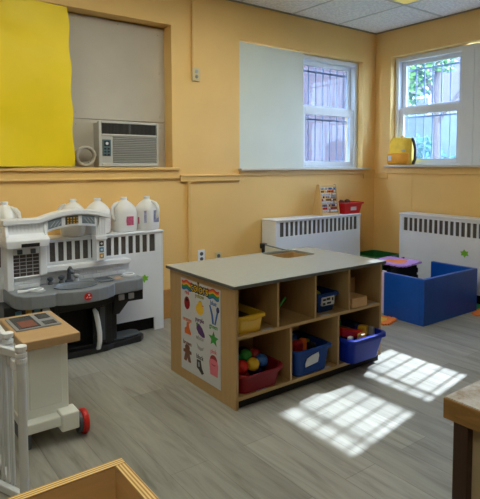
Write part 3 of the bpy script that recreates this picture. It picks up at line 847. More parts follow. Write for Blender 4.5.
# ------------------------------------------------------------------ worn desk (bottom right)
D = thing('worn_table', 'dark brown wooden table with worn white top at the front right', 'table', (-2.8, -3.5, 0))
dx0, dx1, dy0, dy1, dz = -3.275, -2.1, -4.0, -3.005, .60
build('table_top', MB().box(dx0, dx1, dy0, dy1, dz - .062, dz - .003), M['desk_edge'], D, bev=.003)
build('laminate', MB().box(dx0 + .004, dx1 - .004, dy0 + .004, dy1 - .004, dz - .004, dz), M['desk_top'], D)
for xx in (dx0 + .005, dx1 - .05):
    for yy in (dy1 - .075, dy0 + .03): build('leg', MB().box(xx, xx + .045, yy, yy + .045, 0, dz - .062), M['desk_leg'], D, bev=.003)
build('side_panel', MB().box(dx0 + .03, dx0 + .045, dy0 + .075, dy1 - .075, .08, dz - .062), M['desk_panel'], D)

# ------------------------------------------------------------------ storage island
S = thing('storage_island', 'birch storage island with grey top and open cubbies', 'storage unit', (-2.5, -1.35, 0))
sx0, sx1, sy0, sy1, SH = -3.071, -1.937, -1.697, -1.008, .649
t = .018
build('side_panel', MB().box(sx0, sx0 + t, sy0, sy1, 0, SH - .02), M['birch'], S, bev=.002)
build('side_panel', MB().box(sx1 - t, sx1, sy0, sy1, .04, SH - .02), M['birch'], S, bev=.002)
build('middle_shelf', MB().box(sx0 + t, sx1 - t, sy0 + .001, -1.355, .363, .381), M['birch_h'], S, bev=.001)
build('bottom_shelf', MB().box(sx0 + t, sx1 - t, sy0 + .001, sy1 + .02, .045, .065), M['birch_h'], S, bev=.001)
build('plinth', MB().box(sx0 + t, sx1 - .002, sy0 + .02, sy1 - .02, 0, .045), M['dark'], S)
build('inner_back', MB().box(sx0 + t, sx1 - t, -1.355, -1.343, .065, SH - .02), M['birch'], S)
build('back_panel', MB().box(sx0 + t, sx1 - t, sy1 - .012, sy1, .045, SH - .02), M['birch'], S)
for xx in (-2.79, -2.513, -2.233):
    build('divider', MB().box(xx - .007, xx + .007, sy0 + .002, -1.355, .381, SH - .02), M['birch'], S, bev=.001)
for xx in (-2.696, -2.324):
    build('divider', MB().box(xx - .007, xx + .007, sy0 + .002, -1.355, .065, .363), M['birch'], S, bev=.001)
build('tray_floor', MB().box(-2.44, -2.03, -1.33, -.93 - .09, .52, .53), M['birch_h'], S)
tp = build('table_top', MB().box(sx0 - .018, sx1 + .018, sy0 - .016, sy1 + .016, SH - .02, SH), M['laminate'], S, bev=.003)
hole = MB().loft([rrect(-2.23, -1.132, .285, .27, .05, .5), rrect(-2.23, -1.132, .285, .27, .05, .8)]); hole.xf(Matrix.Translation(-ORG[S.name])); cut(tp, hole)
b = MB()
e = .0015
b.box(sx0 - .018 - e, sx1 + .018 + e, sy0 - .016 - e, sy0 - .016, SH - .018, SH - .003); b.box(sx0 - .018 - e, sx1 + .018 + e, sy1 + .016, sy1 + .016 + e, SH - .018, SH - .003)
b.box(sx0 - .018 - e, sx0 - .018, sy0 - .016, sy1 + .016, SH - .018, SH - .003); b.box(sx1 + .018, sx1 + .018 + e, sy0 - .016, sy1 + .016, SH - .018, SH - .003)
build('edge_band', b, M['lam_edge'], S)
hb = MB().loft([rrect(-2.23, -1.132, .29, .275, .052, .53), rrect(-2.23, -1.132, .29, .275, .052, SH - .021), rrect(-2.23, -1.132, .31, .295, .055, SH - .021), rrect(-2.23, -1.132, .31, .295, .055, .53)], False, False)
build('tray_wall', hb, M['birch_h'], S)
for (xx, zz) in ((-2.86, .3815), (-2.43, .3815), (-2.01, .3815), (-2.90, .0655), (-2.42, .0655)):
    build('label_strip', MB().box(xx - .035, xx + .035, -1.695, -1.672, zz, zz + .0012), M['paper'], S)
# poster
PSX = sx0 - .0015
Po = thing('color_poster', 'white poster of coloured pictures taped to the side of the storage island', 'poster', (PSX, -1.35, .06))
py0, py1, pz0, pz1 = -1.144, -1.562, .062, .597
build('sheet', MB().box(PSX - .001, PSX + .001, py1, py0, pz0, pz1), M['paper'], Po)
DV = 0.
def PU(u, v): return (py0 + (py1 - py0) * u, pz1 - (pz1 - pz0) * (v + DV))     # poster fraction to wall place
X1 = PSX - .0012
def flat(poly, m, name='picture', dx=.0006, parent=None, off=0):
    b = MB(); b.prism([PU(u, v) for u, v in poly], X1 - dx - off, X1 - off + .0003, 'x')
    return build(name, b, m, parent or Po)
def disc(cu, cv, ru, rv, m, name='picture', off=0, parent=None, n=22):
    return flat([(cu + ru*math.cos(2*PI*i/n), cv + rv*math.sin(2*PI*i/n)) for i in range(n)], m, name, parent=parent, off=off)
bands = [('red', 0), ('orange', 1), ('yellow', 2), ('green', 3), ('teal', 4), ('blue', 5)]
for ua, ub in ((.03, .30), (.70, .97)):
    for nm, k in bands:
        us = [ua + (ub - ua)*i/12 for i in range(13)]
        wv = lambda u: .010 * math.sin((u - ua) / (ub - ua) * 3 * PI)
        flat([(u, .014 + k*.0165 + wv(u)) for u in us] + [(u, .014 + (k+1)*.0165 + wv(u)) for u in reversed(us)], M[nm], 'rainbow_band')
def word(txt, u, v, size, m, name='word', offset=0., dx=0.):
    b = text_bm(txt, size, offset)
    y, z = PU(u, v)
    b.xf(Matrix(((0, 0, -1, X1 - .0004 - dx), (-1, 0, 0, y), (0, 1, 0, z), (0, 0, 0, 1))))
    return build(name, b, m, Po)
word('colors', .5, .098, .074, M['ink'], 'title', .0065)
word('colors', .5, .098, .074, M['yellow'], 'title_fill', -.0005, .0016)
WS = .036
for tx, u, v, m in (('red', .17, .16, 'red'), ('yellow', .5, .155, 'olive'), ('blue', .84, .175, 'blue'), ('orange', .17, .455, 'orange'), ('purple', .5, .405, 'purple'), ('green', .84, .41, 'green'), ('brown', .17, .715, 'brown2'), ('white', .5, .595, 'grey'), ('black', .5, .80, 'ink'), ('pink', .84, .665, 'pink')):
    word(tx, u, v, WS, M[m])
DV = -.07
a = disc(.17, .325, .075, .07, M['crimson'])
disc(.17, .29, .03, .015, M['ink'], 'picture_detail', .0008, a)
DV = -.075
a = disc(.5, .345, .095, .06, M['yellow']); disc(.52, .285, .05, .035, M['yellow'], 'picture_detail', .0008, a); flat([(.56, .29), (.62, .30), (.56, .305)], M['orange'], 'picture_detail', off=.0008, parent=a)
DV = -.085
a = flat([(.74, .27), (.77, .265), (.83, .36), (.85, .45), (.81, .45), (.79, .37)], M['blue']); flat([(.93, .29), (.955, .31), (.89, .45), (.86, .45)], M['blue'], 'picture_detail', parent=a, off=.0004); disc(.945, .29, .035, .03, M['navy'], 'picture_detail', .0008, a)
DV = -.012
a = flat([(.16, .475), (.215, .475), (.22, .53), (.27, .58), (.27, .605), (.10, .605), (.10, .55), (.15, .53)], M['orange'])
DV = -.06
a = flat([(.42, .50), (.48, .485), (.56, .52), (.62, .575), (.63, .605), (.57, .615), (.47, .59), (.42, .55)], M['purple']); flat([(.41, .49), (.45, .475), (.46, .5), (.43, .515)], M['green'], 'picture_detail', parent=a, off=.0008)
DV = -.05
star = []
for i in range(10):
    rr = 1 if i % 2 == 0 else .45; tt = -PI/2 + i*PI/5
    star.append((.84 + .12*rr*math.cos(tt), .565 + .078*rr*math.sin(tt)))
flat(star, M['green'])
DV = 0.0
a = flat([(.12, .73), (.22, .73), (.22, .765), (.28, .775), (.28, .805), (.23, .81), (.27, .895), (.20, .90), (.17, .86), (.14, .90), (.07, .895), (.11, .81), (.06, .805), (.06, .775), (.12, .765)], M['brown2']); disc(.17, .745, .065, .032, M['brown2'], 'picture_detail', .0004, a)
DV = -.028
a = flat([(.42, .665), (.46, .69), (.52, .70), (.58, .695), (.60, .68), (.58, .72), (.52, .735), (.45, .72)], M['grey'])
DV = 0.0
a = flat([(.42, .815), (.52, .81), (.55, .89), (.6, .93), (.55, .955), (.47, .915), (.42, .90)], M['ink']); flat([(.45, .835), (.49, .833), (.5, .88), (.46, .885)], M['grey'], 'picture_detail', parent=a, off=.0008)
DV = -.04
a = flat([(.73, .80), (.95, .80), (.93, .93), (.76, .93)], M['pink']); disc(.84, .775, .085, .055, M['crimson'], 'picture_detail', .0004, a); disc(.84, .79, .10, .028, M['pink'], 'picture_detail', .0008, a)

# ------------------------------------------------------------------ bins and their contents
def bin_(name, label, cat, x0, x1, y0, y1, z0, h, m, taper=.82, rad=.03, wav=0., lip=.012, group=None, lipz=.018):
    cx, cy = (x0 + x1)/2, (y0 + y1)/2
    w, d = x1 - x0 - 2*lip, y1 - y0 - 2*lip
    r = thing(name, label, cat, (cx, cy, z0), group)
    def R(k, z, grow=0.): 
        ring = rrect(cx, cy, w*k + 2*grow, d*k + 2*grow, rad, z, 6)
        if wav and z > z0 + h*.7: ring = [(x, y, zz - wav * max(0, math.cos(min(1, abs(x - cx)/(w*.5)) * PI/2)) * (1 if y < cy else .5)) for x, y, zz in ring]
        return ring
    zt = z0 + h
    b = MB().loft([R(taper, z0), R(taper + (1-taper)*.97, zt - lipz), R(1, zt - lipz, lip), R(1, zt - .004, lip), R(1, zt, lip - .004), R(1, zt, -.004), R(taper, z0 + .008, -.005)], True, True)
    build('tub', b, m, r, smooth=True)
    return r
# upper row
yb = bin_('storage_bin', 'yellow plastic bin in the top left cubby', 'bin', -3.05, -2.868, -1.695, -1.40, .3815, .095, M['yellow_bin'], .92, .02)
build('scoop_front', MB().tube([(-3.02, -1.686, .455), (-2.99, -1.689, .449), (-2.96, -1.69, .447), (-2.93, -1.689, .449), (-2.90, -1.686, .455)], .004, 6), M['yellow_bin'], yb)
tag(build('toy_block', MB().box(-3.01, -2.91, -1.62, -1.45, .391, .455), M['ink'], loc=(-2.96, -1.5, .391), bev=.01), 'dark toy inside the yellow bin', 'toy')
sb = bin_('storage_bin', 'small blue bin with picture label on the upper shelf', 'bin', -2.455, -2.278, -1.66, -1.44, .3815, .115, M['navy_bin'], .84, .02)
lab = build('picture_label', MB().box(-2.42, -2.32, -1.654, -1.640, .425, .482), M['paper'], sb)
b = MB()
for x, z, w, h in ((-2.402, .46, .024, .012), (-2.37, .462, .03, .014), (-2.335, .458, .012, .018), (-2.405, .436, .02, .014), (-2.365, .438, .034, .012)): b.box(x - w/2, x + w/2, -1.6555, -1.6535, z - h/2, z + h/2)
build('label_print', b, M['ink'], lab)
tag(build('toy_ball', MB().ball((-2.392, -1.57, .467), .034), M['olive'], loc=(-2.392, -1.57, .433), smooth=True), 'olive green ball in the small blue bin', 'ball')
b = MB().box(-2.205, -2.068, -1.692, -1.55, .3815, .442)
tag(build('wooden_block', b, M['block'], loc=(-2.12, -1.6, .3815), bev=.004), 'pale wooden block at the front of the upper right cubby', 'block')
b = MB().lathe([(.043, 0), (.048, .004), (.048, .136), (.043, .14)], (-2.018, -1.48, .3815), 28)
tag(build('wooden_cylinder', b, M['block'], loc=(-2.018, -1.48, .3815), smooth=True), 'round wooden cylinder standing behind the pale wooden block', 'block')
r = thing('stick_toy', 'small dark toy with a green stick in the second upper cubby', 'toy', (-2.735, -1.62, .3815))
b = MB().lathe([(.022, 0), (.022, .012), (.012, .02), (.014, .05), (.018, .07), (.01, .09), (.012, .12), (.006, .135)], (-2.745, -1.62, .3815), 14)
build('body', b, M['brown'], r, smooth=True)
build('stick', MB().cyl((-2.75, -1.63, .455), (-2.695, -1.645, .52), .006, n=8), M['green'], r)
build('knob', MB().ball((-2.745, -1.62, .525), .013), M['orange'], r, smooth=True)
# red bin with balls
rb = bin_('storage_bin', 'dark red bin full of coloured balls in the lower left cubby', 'bin', -3.05, -2.748, -1.712, -1.40, .0672, .112, M['red_bin'], .90, .045, wav=.028)
balls = [(-2.96, -1.60, .13, 'crimson'), (-2.87, -1.60, .13, 'navy'), (-2.965, -1.50, .13, 'teal'), (-2.91, -1.55, .12, 'ink'), (-2.865, -1.50, .13, 'red'),
         (-2.985, -1.63, .19, 'red'), (-2.92, -1.64, .192, 'yellow'), (-2.85, -1.625, .192, 'blue'), (-2.985, -1.56, .205, 'teal'), (-2.915, -1.57, .218, 'green'), (-2.845, -1.555, .20, 'crimson'), (-2.95, -1.495, .205, 'crimson'), (-2.875, -1.485, .20, 'ink')]
cname = dict(crimson='dark red', navy='navy blue', teal='teal', ink='black', red='bright red', yellow='yellow', blue='blue', green='green')
seen = {}
for x, y, z, m in balls:
    low = z < .15
    seen[(m, low)] = seen.get((m, low), 0) + 1
    lb = cname[m] + (' ball low down in the dark red bin' if low else ' ball on top of the pile in the dark red bin')
    if m == 'crimson' and not low: lb = 'dark red ball at the ' + ('back' if y > -1.5 else 'right') + ' of the ball pile'
    tag(build('toy_ball', MB().ball((x, y, z), .036), M[m], loc=(x, y, z - .036), smooth=True), lb, 'ball', 'plastic balls in the dark red bin')
# blue bin with a white label (lower middle)
bm_ = bin_('storage_bin', 'blue bin with white paper label in the lower middle cubby', 'bin', -2.676, -2.388, -1.718, -1.40, .0672, .15, M['navy_bin'], .88, .028)
b = MB(); b.prism([(-2.60, .118), (-2.505, .130), (-2.495, .165), (-2.50, .185), (-2.55, .178), (-2.588, .165), (-2.602, .14)], -1.7, -1.6965, 'y')
b.xf(Matrix.Translation((0, -.0085, 0)))
build('paper_label', b, M['paper'], bm_)
build('front_panel', MB().box(-2.60, -2.47, -1.697, -1.688, .085, .112), M['navy_bin'], bm_, bev=.003)
def toy(kind, label, b, m, loc, **k): return tag(build(kind, b, M[m], loc=loc, **k), label, 'toy', k.pop('g', None) if 'g' in k else 'mixed toys in the storage bins')
def blk(x0, x1, y0, y1, z0, z1, rz=0, ry=0):
    c = Vector(((x0+x1)/2, (y0+y1)/2, (z0+z1)/2))
    b = MB().box(x0, x1, y0, y1, z0, z1)
    return b.xf(Matrix.Translation(c) @ Matrix.Rotation(rz, 4, 'Z') @ Matrix.Rotation(ry, 4, 'Y') @ Matrix.Translation(-c))
toy('toy_block', 'large red toy block at the front of the labelled blue bin', blk(-2.63, -2.565, -1.655, -1.60, .12, .25, .1), 'crimson', (-2.6, -1.63, .12), bev=.012)
toy('toy_block', 'orange toy block in the labelled blue bin', blk(-2.555, -2.51, -1.63, -1.585, .09, .245, .5), 'orange', (-2.53, -1.58, .09), bev=.012)
toy('toy_block', 'blue toy block behind the red one in the labelled bin', blk(-2.60, -2.54, -1.575, -1.52, .09, .26, -.1), 'blue', (-2.57, -1.52, .09), bev=.012)
toy('toy_block', 'black toy block at the right of the labelled blue bin', blk(-2.495, -2.44, -1.63, -1.52, .09, .205, .1), 'ink', (-2.46, -1.58, .09), bev=.012)
toy('toy_block', 'brown toy block at the back of the labelled blue bin', blk(-2.63, -2.575, -1.50, -1.45, .09, .25, .1), 'brown2', (-2.61, -1.47, .09), bev=.012)
toy('toy_ring', 'small olive ring on top of the toys in the labelled blue bin', MB().tube([(-2.475 + .018*math.cos(2*PI*i/16), -1.57 + .018*math.sin(2*PI*i/16), .212) for i in range(16)], .007, 6, True), 'olive', (-2.475, -1.57, .205), smooth=True)
# bright blue bin sticking out (lower right)
br_ = bin_('storage_bin', 'bright blue bin overflowing with building toys in the lower right cubby', 'bin', -2.305, -1.972, -1.785, -1.44, .0655, .155, M['blue_bin'], .84, .04, lip=.014, lipz=.026)
toy('toy_block', 'long red toy block slanting in the bright blue bin', blk(-2.265, -2.11, -1.69, -1.64, .20, .248, -.2, .22), 'red', (-2.2, -1.66, .16), bev=.01)
toy('toy_block', 'brown toy plank leaning in the bright blue bin', blk(-2.265, -2.14, -1.625, -1.585, .22, .255, -.25, .3), 'brown2', (-2.2, -1.59, .18), bev=.006)
toy('toy_block', 'yellow toy block on top of the bright blue bin', blk(-2.10, -2.035, -1.69, -1.63, .18, .25, .4, .12), 'yellow', (-2.09, -1.64, .165), bev=.014)
toy('toy_block', 'small yellow toy block by the front rim of the bright blue bin', blk(-2.175, -2.125, -1.735, -1.70, .165, .226, .2), 'gold_sticker', (-2.15, -1.71, .17), bev=.008)
toy('toy_block', 'white toy block at the left of the bright blue bin', blk(-2.265, -2.23, -1.735, -1.705, .17, .228, .2), 'white', (-2.24, -1.71, .17), bev=.008)
toy('toy_block', 'pale blue toy block at the right rim of the bright blue bin', blk(-2.028, -1.998, -1.70, -1.66, .17, .235, .2), 'lgrey', (-2.02, -1.68, .17), bev=.008)
toy('toy_block', 'green toy block at the back of the bright blue bin', blk(-2.20, -2.14, -1.55, -1.49, .12, .27, .2), 'green', (-2.16, -1.53, .12), bev=.012)
toy('toy_block', 'navy toy block in the right half of the bright blue bin', blk(-2.085, -2.02, -1.60, -1.53, .10, .24, .1), 'navy', (-2.05, -1.56, .12), bev=.012)
toy('toy_block', 'wide black toy underneath the bricks in the bright blue bin', blk(-2.23, -2.04, -1.69, -1.63, .09, .163), 'ink', (-2.13, -1.66, .09), bev=.02)

# ------------------------------------------------------------------ on the middle radiator
A = thing('bead_frame', 'wooden bead counting frame standing on the radiator under the back window', 'abacus', (-.86, -.14, ZT))
ax0, ax1 = -.985, -.74
for xx in (ax0, ax1 - .016):
    b = MB(); b.prism([(-.19, ZT), (-.045, ZT), (-.045, ZT + .02), (-.105, ZT + .295), (-.125, ZT + .305), (-.145, ZT + .30), (-.19, ZT + .02)], xx, xx + .016, 'x')
    build('side_panel', b, M['bead_wood'], A, bev=.003)
def fy(z): return -.18 + (z - ZT) / .3 * .045
for z, nm in ((ZT + .012, 'bottom_bar'), (ZT + .285, 'top_bar')):
    build(nm, MB().box(ax0 + .016, ax1 - .016, fy(z) - .006, fy(z) + .008, z - .010, z + .010), M['bead_wood'], A, bev=.002)
cols = ['white', 'red', 'blue', 'white', 'crimson', 'navy', 'white', 'brown2', 'grey']
for k in range(9):
    z = ZT + .04 + k * .0275
    y = fy(z)
    build('rod', MB().cyl((ax0 + .016, y, z), (ax1 - .016, y, z), .0022, n=6), M['steel'], A)
    gap = random.randint(2, 7); pos = [i for i in range(9) if i != gap]
    for i in pos:
        x = ax0 + .03 + i * .0225
        build('bead', MB().ball((x, y, z), .0115, .85, 1, 1, 10, 6), M[cols[(k + (0 if i < gap else 3)) % 9]] if (k + i) % 5 else M['white'], A, smooth=True)
rb2 = bin_('storage_bin', 'scarlet bin with white label beside the bead frame', 'bin', -.725, -.41, -.225, -.04, ZT, .115, M['red_bin2'], .82, .02)
build('paper_label', MB().box(-.60, -.52, -.2105, -.2, ZT + .035, ZT + .07), M['paper'], rb2)
for k, (x, y, z, s) in enumerate(((-.655, -.155, .055, .036), (-.58, -.15, .055, .036), (-.505, -.15, .055, .036), (-.62, -.10, .10, .036), (-.545, -.11, .105, .036), (-.64, -.10, .045, .026), (-.51, -.095, .05, .026))):
    b = MB().ball((x, y, ZT + z), s, 1, .95, 1.05, 12, 8)
    for v in b.bm.verts: v.co += Vector((noise.noise(v.co*40), noise.noise(v.co*40 + Vector((9, 1, 2))), noise.noise(v.co*40 + Vector((3, 7, 1))))) * .008
    tag(build('pine_cone', b, M['brown'], loc=(x, y, ZT + z - s)), 'brown rough lump in the scarlet bin on the radiator', 'pine cone', 'brown lumps in the scarlet bin')
# valve and white board at the left end of the radiator
r = thing('radiator_valve', 'black pipe valve at the left end of the middle radiator', 'valve', (-1.645, -.12, 0))
build('pipe', MB().cyl((-1.645, -.11, 0), (-1.645, -.11, .51), .018), M['black'], r)
build('knob', MB().cyl((-1.645, -.11, .50), (-1.645, -.11, .545), .034), M['black'], r, bev=.006)
b = MB().box(0, .36, -.006, .006, .0, .548)
b.xf(Matrix.Translation((-1.722, -.235, 0)) @ Matrix.Rotation(math.radians(-97), 4, 'Z'))
wb = thing('white_board', 'white board standing on edge behind the island table top', 'board', (-1.74, -.4, 0))
build('panel', b, M['white_board'], wb, bev=.002)
b = MB().box(0, .36, -.007, .007, .548, .557)
b.xf(Matrix.Translation((-1.722, -.235, 0)) @ Matrix.Rotation(math.radians(-97), 4, 'Z'))
build('edge_trim', b, M['decal'], wb)

# ------------------------------------------------------------------ blue enclosure, foam tiles, tub
E_ = thing('play_enclosure', 'low blue three sided wooden enclosure on the floor', 'play furniture', (-.72, -1.25, 0))
ez, et = .367, .036
build('front_panel', MB().box(-1.113, -.345, -1.44, -1.44 + et, 0, ez), M['blue_bench'], E_, bev=.004)
build('side_panel', MB().box(-1.113, -1.113 + et, -1.44 + et, -1.05, 0, ez), M['blue_bench'], E_, bev=.004)
build('side_panel', MB().box(-.345 - et, -.345, -1.44 + et, -1.0, 0, ez), M['blue_bench'], E_, bev=.004)

def puzzle(s, n=6, tab=.016, inset=None):
    """outline of a square foam mat with interlocking edges"""
    out = []; st = s / (2*n + 1)
    cs = [(-s/2, -s/2), (s/2, -s/2), (s/2, s/2), (-s/2, s/2)]
    for i in range(4):
        a = Vector(cs[i]); b_ = Vector(cs[(i+1) % 4]); d = (b_ - a).normalized(); nrm = Vector((d.y, -d.x))
        for k in range(2*n + 1):
            p, q = a + d*st*k, a + d*st*(k+1)
            if k % 2: out += [p + nrm*tab - d*.2*st, q + nrm*tab + d*.2*st]
            else: out += [p, q]
    o2 = []
    for v in out:
        if not o2 or (Vector(v) - Vector(o2[-1])).length > 1e-5: o2.append((v[0], v[1]))
    return o2
def foam(label, m, s, Mx, loc, inset=None, th=.013, n=5):
    b = MB().prism(puzzle(s, n), -th/2, th/2); b.xf(Mx)
    if inset:
        r = thing('foam_tile', label, 'foam mat tile', loc, 'foam puzzle mat tiles')
        build('mat', b, m, r)
        q = MB().prism([(x*s, y*s) for x, y in ((-.28, -.22), (.0, -.3), (.26, -.2), (.3, .06), (.12, .14), (.1, .3), (-.16, .26), (-.3, .1))], -th/2 - .001, th/2 + .0015); q.xf(Mx)
        build('letter_insert', q, inset, r); return r
    return tag(build('foam_tile', b, m, loc=loc), label, 'foam mat tile', 'foam puzzle mat tiles')
def upright(x, y, rz, lean, s): return Matrix.Translation((x, y, s/2 + .017)) @ Matrix.Rotation(rz, 4, 'Z') @ Matrix.Rotation(PI/2 + lean, 4, 'X')
foam('black foam tile standing nearest the blue enclosure', M['foam_black'], .34, upright(-.765, -1.0, .0, -.03, .34), (-.785, -1.0, 0))
foam('black foam tile standing second behind the blue enclosure', M['foam_black'], .34, upright(-.70, -.94, .02, -.03, .34), (-.76, -.94, 0))
foam('black foam tile standing third behind the blue enclosure', M['foam_black'], .34, upright(-.64, -.86, .05, -.03, .34), (-.70, -.86, 0))
foam('black foam tile standing rearmost by the right radiator', M['foam_black'], .34, upright(-.56, -.74, .05, -.03, .34), (-.62, -.74, 0))
foam('lilac foam tile with orange shape lying on the black tiles', M['foam_purple'], .32, Matrix.Translation((-.715, -.87, .3835)) @ Matrix.Rotation(.12, 4, 'Z') @ Matrix.Rotation(.02, 4, 'X'), (-.80, -.86, .37), M['foam_orange'])
foam('pale lilac foam tile standing between the blue enclosure and the black tiles', M['foam_pale'], .33, upright(-1.035, -.88, 1.5, .0, .33), (-1.035, -.88, 0))
foam('brown foam tile standing beside the blue enclosure', M['brown2'], .29, upright(-1.26, -.96, .3, -.05, .29), (-1.26, -.96, 0))
foam('orange foam tile lying at the left foot of the blue enclosure', M['foam_orange'], .2, Matrix.Translation((-1.245, -1.12, .0067)) @ Matrix.Rotation(.3, 4, 'Z'), (-1.245, -1.12, 0), M['yellow'])
foam('orange foam tile lying at the right end of the blue enclosure', M['foam_orange'], .26, Matrix.Translation((-.355, -1.60, .0067)) @ Matrix.Rotation(.2, 4, 'Z'), (-.355, -1.60, 0))
foam('green foam tile lying by the right wall radiator', M['foam_green'], .12, Matrix.Translation((-.245, -1.36, .0067)) @ Matrix.Rotation(.05, 4, 'Z'), (-.245, -1.36, 0))

bin_('green_tub', 'dark green tub on the floor in the room corner', 'tub', -.452, -.045, -.445, -.05, 0, .325, M['green_tub'], .85, .05, lip=.02, lipz=.03)

# ------------------------------------------------------------------ yellow bag on the sill
Bg = thing('backpack', 'yellow backpack with black strap on the right window sill', 'bag', (.02, -.345, 1.256))
cx, cy, z0 = .018, -.345, 1.256
rings = []
for w, d, z, dy in ((.26, .09, 0, 0), (.285, .108, .012, 0), (.29, .112, .06, 0), (.285, .108, .12, .003), (.28, .10, .18, .006), (.27, .085, .235, .006), (.25, .06, .272, .006), (.23, .03, .284, .004)):
    ring = rrect(cx, cy - dy, d, w, .03, z0 + z, 6)
    rings.append([(x + .006*noise.noise(Vector((x*30, y*30, zz*30))), y + .006*noise.noise(Vector((y*22, zz*25, 4))), zz + (.01*noise.noise(Vector((y*14, 3, zz*9))) if z > .05 else 0)) for x, y, zz in ring])
build('body', MB().loft(rings), M['bag'], Bg, smooth=True)
b = MB(); rr_ = []
for w, d, z in ((.25, .03, .004), (.27, .04, .02), (.272, .042, .08), (.265, .036, .118), (.25, .02, .124)): rr_.append(rrect(cx - .048, cy, d, w, .014, z0 + z, 5))
pk = build('front_pocket', MB().loft(rr_), M['bag2'], Bg, smooth=True); pk['label'] = 'darker amber lower pocket'
build('tag', MB().box(cx - .073, cx - .068, cy + .075, cy + .115, z0 + .045, z0 + .10), M['paper'], pk)
build('tag', MB().box(cx - .062, cx - .054, cy - .095, cy - .045, z0 + .14, z0 + .155), M['paper'], Bg)
b = MB().tube([(cx + .01, cy - .13, z0 + .27), (cx - .01, cy - .165, z0 + .24), (cx - .012, cy - .185, z0 + .16), (cx - .01, cy - .18, z0 + .06), (cx, cy - .15, z0 + .012)], .016, 8)
build('strap', b, M['black'], Bg, smooth=True)
build('carry_loop', MB().tube([(cx, cy + .02, z0 + .268), (cx, cy, z0 + .294), (cx, cy - .03, z0 + .296), (cx, cy - .055, z0 + .272)], .007, 8), M['bag2'], Bg, smooth=True)

# ------------------------------------------------------------------ outdoors
struct(build('ground', MB().box(-12, 24, T, 26, -.5, -.3).box(T, 24, -14, T, -.5, -.3), M['lawn']))
r = thing('brick_building', 'red brick building outside the back window', 'building', (-3, 5, -.3))
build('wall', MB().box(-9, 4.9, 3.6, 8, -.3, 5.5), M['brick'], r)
for xx in (-6, -3, 0): 
    q = build('window_frame', MB().box(xx, xx + 1.1, 3.55, 3.62, 1.2, 2.8), M['window_white'], r)
    build('pane', MB().box(xx + .08, xx + 1.02, 3.54, 3.56, 1.3, 2.7), M['screen'], q)
build('coping', MB().box(-9.1, 5.0, 3.5, 8.1, 5.5, 5.7), M['path'], r)
r = thing('brick_house', 'pale brick house beyond the tree outside the right window', 'building', (14, 8, -.3))
build('wall', MB().box(12, 18, 3.4, 16, -.3, 6.5), M['brick2'], r)
build('roof', MB().prism([(3.2, 6.5), (16.2, 6.5), (9.7, 8.2)], 11.8, 18.2, 'x'), M['bark'], r)
for yy in (5, 7.5, 10):
    q = build('window_frame', MB().box(11.94, 12.02, yy, yy + 1.1, 2.2, 3.8), M['window_white'], r)
    build('pane', MB().box(11.92, 11.95, yy + .08, yy + 1.02, 2.3, 3.7), M['screen'], q)
tag(build('stone_wall', MB().box(7.0, 7.4, 2.4, 9.0, -.3, 2.55), M['tarp'], loc=(7.2, 4, -.3), bev=.03), 'pale garden wall beyond the tree outside the right window', 'garden wall')
def leaves(spots, n, size, seed):
    rnd = random.Random(seed); b = MB()
    for (c, rx, ry, rz_, w) in spots:
        for _ in range(int(n * w)):
            while True:
                p = Vector((rnd.uniform(-1, 1), rnd.uniform(-1, 1), rnd.uniform(-1, 1)))
                if p.length < 1: break
            p = Vector((c[0] + p.x*rx, c[1] + p.y*ry, c[2] + p.z*rz_))
            a = Vector((rnd.gauss(0, 1), rnd.gauss(0, 1), rnd.gauss(0, 1))).normalized(); bb = a.orthogonal().normalized()
            s = size * rnd.uniform(.6, 1.3)
            vs = [b.bm.verts.new(p + q) for q in (a*s, bb*s*.5, -a*s, -bb*s*.5)]
            b.bm.faces.new(vs)
    return b
r = thing('garden_tree', 'leafy tree with grey trunk outside the right window', 'tree', (4.3, 2.1, -.3))
b = MB().tube([(4.3, 2.1, -.32), (4.32, 2.12, .8), (4.28, 2.1, 1.9), (4.34, 2.14, 2.8), (4.36, 2.1, 3.6), (4.3, 1.8, 4.6)], [.10, .08, .07, .062, .055, .04], 12)
b.tube([(4.29, 2.1, 2.0), (4.35, 1.9, 2.35), (4.4, 1.55, 2.75), (4.4, 1.2, 3.4), (4.35, .7, 4.4)], [.04, .035, .032, .03, .025], 8)
b.tube([(4.34, 2.14, 2.6), (4.25, 2.5, 3.1), (4.2, 2.8, 3.8)], [.05, .04, .03], 8)
build('trunk', b, M['bark'], r, smooth=True)
sp = [((4.3, .25, 5.15), 1.0, .85, .95, 1.5), ((4.3, 1.2, 5.2), 1.2, .9, 1.1, 1.2), ((4.3, 2.4, 5.0), 1.3, 1.0, 1.2, 1.0), ((4.3, 2.6, 2.9), .4, .35, .35, .10), ((4.3, 2.25, 3.2), .5, .4, .3, .08), ((4.2, 2.75, 2.5), .3, .2, .25, .04)]  # high unseen crown lobes shaped to keep sun off the window above the bag
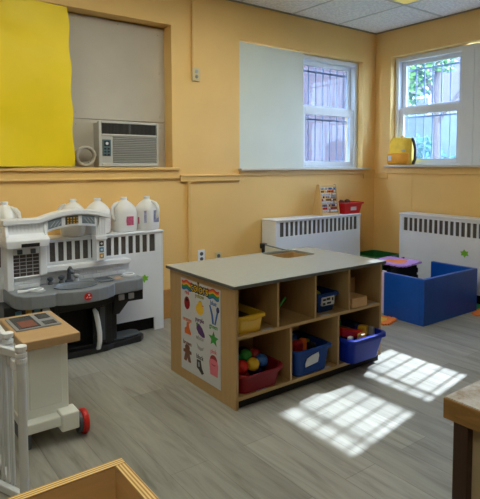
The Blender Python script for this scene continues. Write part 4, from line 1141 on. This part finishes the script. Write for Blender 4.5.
build('leaves', leaves(sp, 2600, .10, 3), M['foliage'], r)
for k, (x, y, s, lb) in enumerate(((5.9, 3.6, .6, 'rounded blue green shrub left of the tree outside the right window'), (5.9, 2.15, .6, 'rounded blue green shrub right of the tree outside the right window'))):
    r = thing('garden_shrub', lb, 'shrub', (x, y, -.3), 'shrubs outside the right window')
    build('stem', MB().tube([(x, y, -.32), (x, y + .03, .4), (x, y, 1.2)], [.05, .04, .02], 8), M['bark'], r)
    build('leaves', leaves([((x, y, 1.0), s*.9, s*1.15, 1.0 - .25*k, 1)], 1500, .085, 20 + k), M['hedge'], r)

# ------------------------------------------------------------------ light
sun = bpy.data.lights.new('sun', 'SUN'); sun.energy = 22; sun.angle = math.radians(.6); sun.color = (1, .95, .88)
so = bpy.data.objects.new('sun', sun); COL.objects.link(so)
sd = Vector((-1.33, -.20, -1.0)).normalized()
so.rotation_euler = sd.to_track_quat('-Z', 'Y').to_euler(); so.location = (8, 1, 8)
w = bpy.data.worlds.new('sky'); SC.world = w; w.use_nodes = True
nt = w.node_tree; bg = nt.nodes['Background']
tc = nt.nodes.new('ShaderNodeTexCoord'); sep = nt.nodes.new('ShaderNodeSeparateXYZ'); nt.links.new(tc.outputs['Generated'], sep.inputs[0])
nt.links.new(ramp(nt, sep.outputs[2], [(0.0, s2l((228, 238, 248))), (.5, s2l((200, 222, 248))), (1, s2l((170, 206, 244)))]), bg.inputs['Color'])
bg.inputs['Strength'].default_value = 24.0

vs = SC.view_settings
SC.display_settings.display_device = 'sRGB'
vs.view_transform = 'Standard'; vs.look = 'None'; vs.exposure = 0.27; vs.gamma = 1.0; vs.use_curve_mapping = False
cy_ = SC.cycles
cy_.use_denoising = True
try: cy_.denoiser = 'OPENIMAGEDENOISE'
except Exception: pass
cy_.max_bounces = 10; cy_.diffuse_bounces = 6; cy_.glossy_bounces = 4; cy_.transparent_max_bounces = 16
cy_.caustics_reflective = False; cy_.caustics_refractive = False
cy_.sample_clamp_indirect = 8
